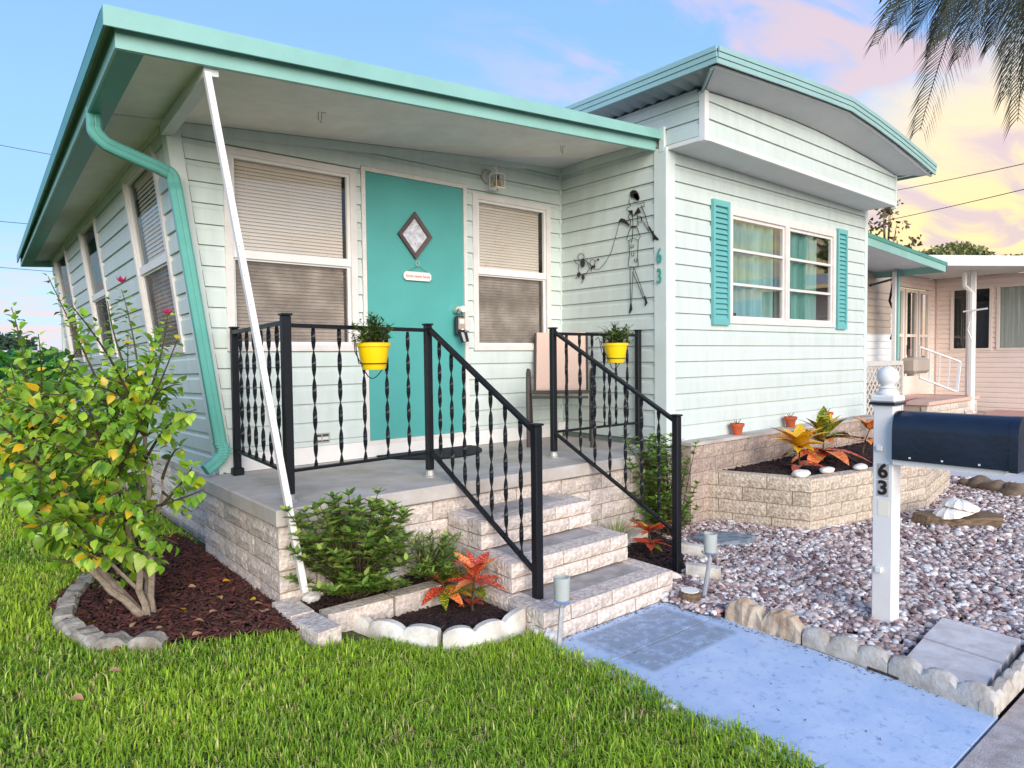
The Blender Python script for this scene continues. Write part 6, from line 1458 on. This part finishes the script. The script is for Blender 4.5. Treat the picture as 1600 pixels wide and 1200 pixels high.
V, F, C = instance(LV, LF, frames(d, rng.normal(size=(n, 3)), rng.uniform(.06, .12, n)), np.stack([x, y, z+.08*np.sin(x*2)], 1), c); link('foliage', bigmesh('foliage', V, F, LEAFH, C), hd, kind='stuff')
q = MB(); q.box((-7, 8.6, 0), (1.0, 9.4, 1.15)); q.build('branches', BARKD, hd)
fn = thing('chain_fence', 'grey metal rail fence beyond the hedge on the left', 'fence', (-8, 14, 0))
q = MB(); q.tube([(-20, 14, 1.58), (3, 14, 1.58)], .02, 5); q.build('top_rail', STEEL, fn)
for k in range(8): q = MB(); q.tube([(-16+k*2.5, 14, 0), (-16+k*2.5, 14, 1.58)], .022, 5); q.build('fence_post', STEEL, fn)
q = MB()
for k in range(110): q.tube([(-16+k*.17, 14.02, .1), (-16+k*.17, 14.02, 1.56)], .004, 3, caps=False)
q.build('wire_mesh', STEEL, fn)['kind'] = 'stuff'

# palm
PB = Vector((9.35, 1.35, 0)); pm = thing('queen_palm', 'tall palm with feathery drooping fronds above the driveway', 'palm tree', PB)
crown = Vector(at(1650, -130, x=9.3)); q = MB(); q.tube([Vector((crown.x+.05, crown.y-.1, 0)), crown], [.17, .11], 10); pm.location = (crown.x+.05, crown.y-.1, 0); WP[pm.name] = Vector(pm.location); q.build('trunk', BARK, pm)
def frond(tip_dir, ln, droop, seed):
    r = random.Random(seed); d = Vector(tip_dir).normalized(); pts = []
    for i in range(15):
        t = i/14; pts.append(crown+d*ln*(t-.18*t*t)+Vector((0, 0, .35*math.sin(PI*t*.5)*(1-t)-droop*t**2.0)))
    q = MB(); q.tube(pts, [.022-.018*i/14 for i in range(15)], 4, caps=False)
    for i in range(1, 14):
        for sub_ in range(7):
            t = i+sub_/7; j = min(13, int(t)); p = pts[j].lerp(pts[j+1], t-j); ax = (pts[j+1]-pts[j]).normalized(); sd_ = ax.cross(Vector((0, 0, 1)))
            sd_ = sd_.normalized() if sd_.length > .1 else Vector((1, 0, 0)); ll = .48*math.sin(PI*min(.97, (t/14)*.85+.12))*r.uniform(.85, 1.1)
            for sg_ in (-1, 1):
                o_ = (sd_*sg_*.62+ax*.75+Vector((0, 0, r.uniform(-.25, .1)))).normalized(); e1 = p+o_*ll*.5+Vector((0, 0, -.04)); e2 = p+o_*ll+Vector((0, 0, -.22*ll/.4)); w_ = o_.cross(ax).normalized()*.007+ax*.004
                q.add([p-w_, p+w_, e1+w_, e1-w_, e2], [(0, 1, 2, 3), (3, 2, 4)])
    q.build('frond', PALM, pm)
def frond_to(u, v, dd, seed, out=.55):
    tip = dep(u, v, dd); q = MB(); mid = crown.lerp(tip, out); mid.z = max(crown.z, tip.z)+.25
    pts = bez(crown, mid, tip, 14); r = random.Random(seed)
    q.tube(pts, [.020-.017*i/14 for i in range(15)], 4, caps=False)
    for i in range(2, 14):
        for sub_ in range(8):
            t = i+sub_/8; j = min(13, int(t)); p = pts[j].lerp(pts[j+1], t-j); ax = (pts[j+1]-pts[j]).normalized()
            vd = (p-cv).normalized(); sd_ = ax.cross(vd)
            sd_ = (sd_.normalized()+Vector((r.uniform(-.3, .3), r.uniform(-.3, .3), 0))).normalized() if sd_.length > .05 else Vector((1, 0, 0)); fr_ = t/14
            ll = (.46 if fr_ < .75 else .46*(1-(fr_-.75)*2.2))*r.uniform(.8, 1.1)
            for sg_ in (-1, 1):
                o_ = (sd_*sg_*.55+ax*.8).normalized(); e1 = p+o_*ll*.5; e2 = p+o_*ll*.95+Vector((0, 0, -.10)); w_ = sd_*.0045
                q.add([p-ax*.006, p+ax*.006, e1+w_+ax*.004, e1-w_-ax*.004, e2], [(0, 1, 2, 3), (3, 2, 4)])
    q.build('frond', PALM, pm)
for k, (u, v, dd) in enumerate([(1437, 205, 7.2), (1370, 70, 7.0), (1575, 150, 7.4), (1500, 90, 7.9), (1530, 60, 6.9), (1610, 130, 7.8), (1400, 40, 7.8), (1480, 60, 6.6), (1440, -60, 7.5), (1700, 180, 7.2), (1800, 60, 7), (1425, 60, 8.2), (1590, 190, 6.8), (1552, 70, 8.2), (1395, 20, 7.2)]): frond_to(u, v, dd, k)
for k in range(5): a = k*1.25+3.6; frond((math.cos(a), math.sin(a), .5), 2.4, 1.6, 40+k)

# power lines and their poles
def cable(label, a, b, sag=.3):
    q = MB(); a, b = Vector(a), Vector(b); q.tube([a.lerp(b, t)-Vector((0, 0, sag*4*t*(1-t))) for t in [k/10 for k in range(11)]], .016, 4); tag(q.build('power_line', CABLE), label, 'cable', 'overhead power lines')
def ext(p, q_, k): return p+(q_-p)*k
for lb, (u0, v0), (u1, v1) in (('upper overhead cable right of the roof', (1400, 291), (1600, 247)), ('lower overhead cable right of the roof', (1395, 336), (1600, 287))):
    a, b = dep(u0, v0, 30), dep(u1, v1, 22); cable(lb, ext(a, b, -1.2), ext(a, b, 2.2), .2)
for lb, (u0, v0), (u1, v1) in (('upper overhead cable left of the roof edge', (0, 218), (90, 233)), ('middle overhead cable left of the roof edge', (0, 337), (60, 341)), ('lower overhead cable left of the roof edge', (0, 409), (80, 414))):
    a, b = dep(u0, v0, 30), dep(u1, v1, 31); cable(lb, ext(a, b, -2), ext(a, b, 5), .3)
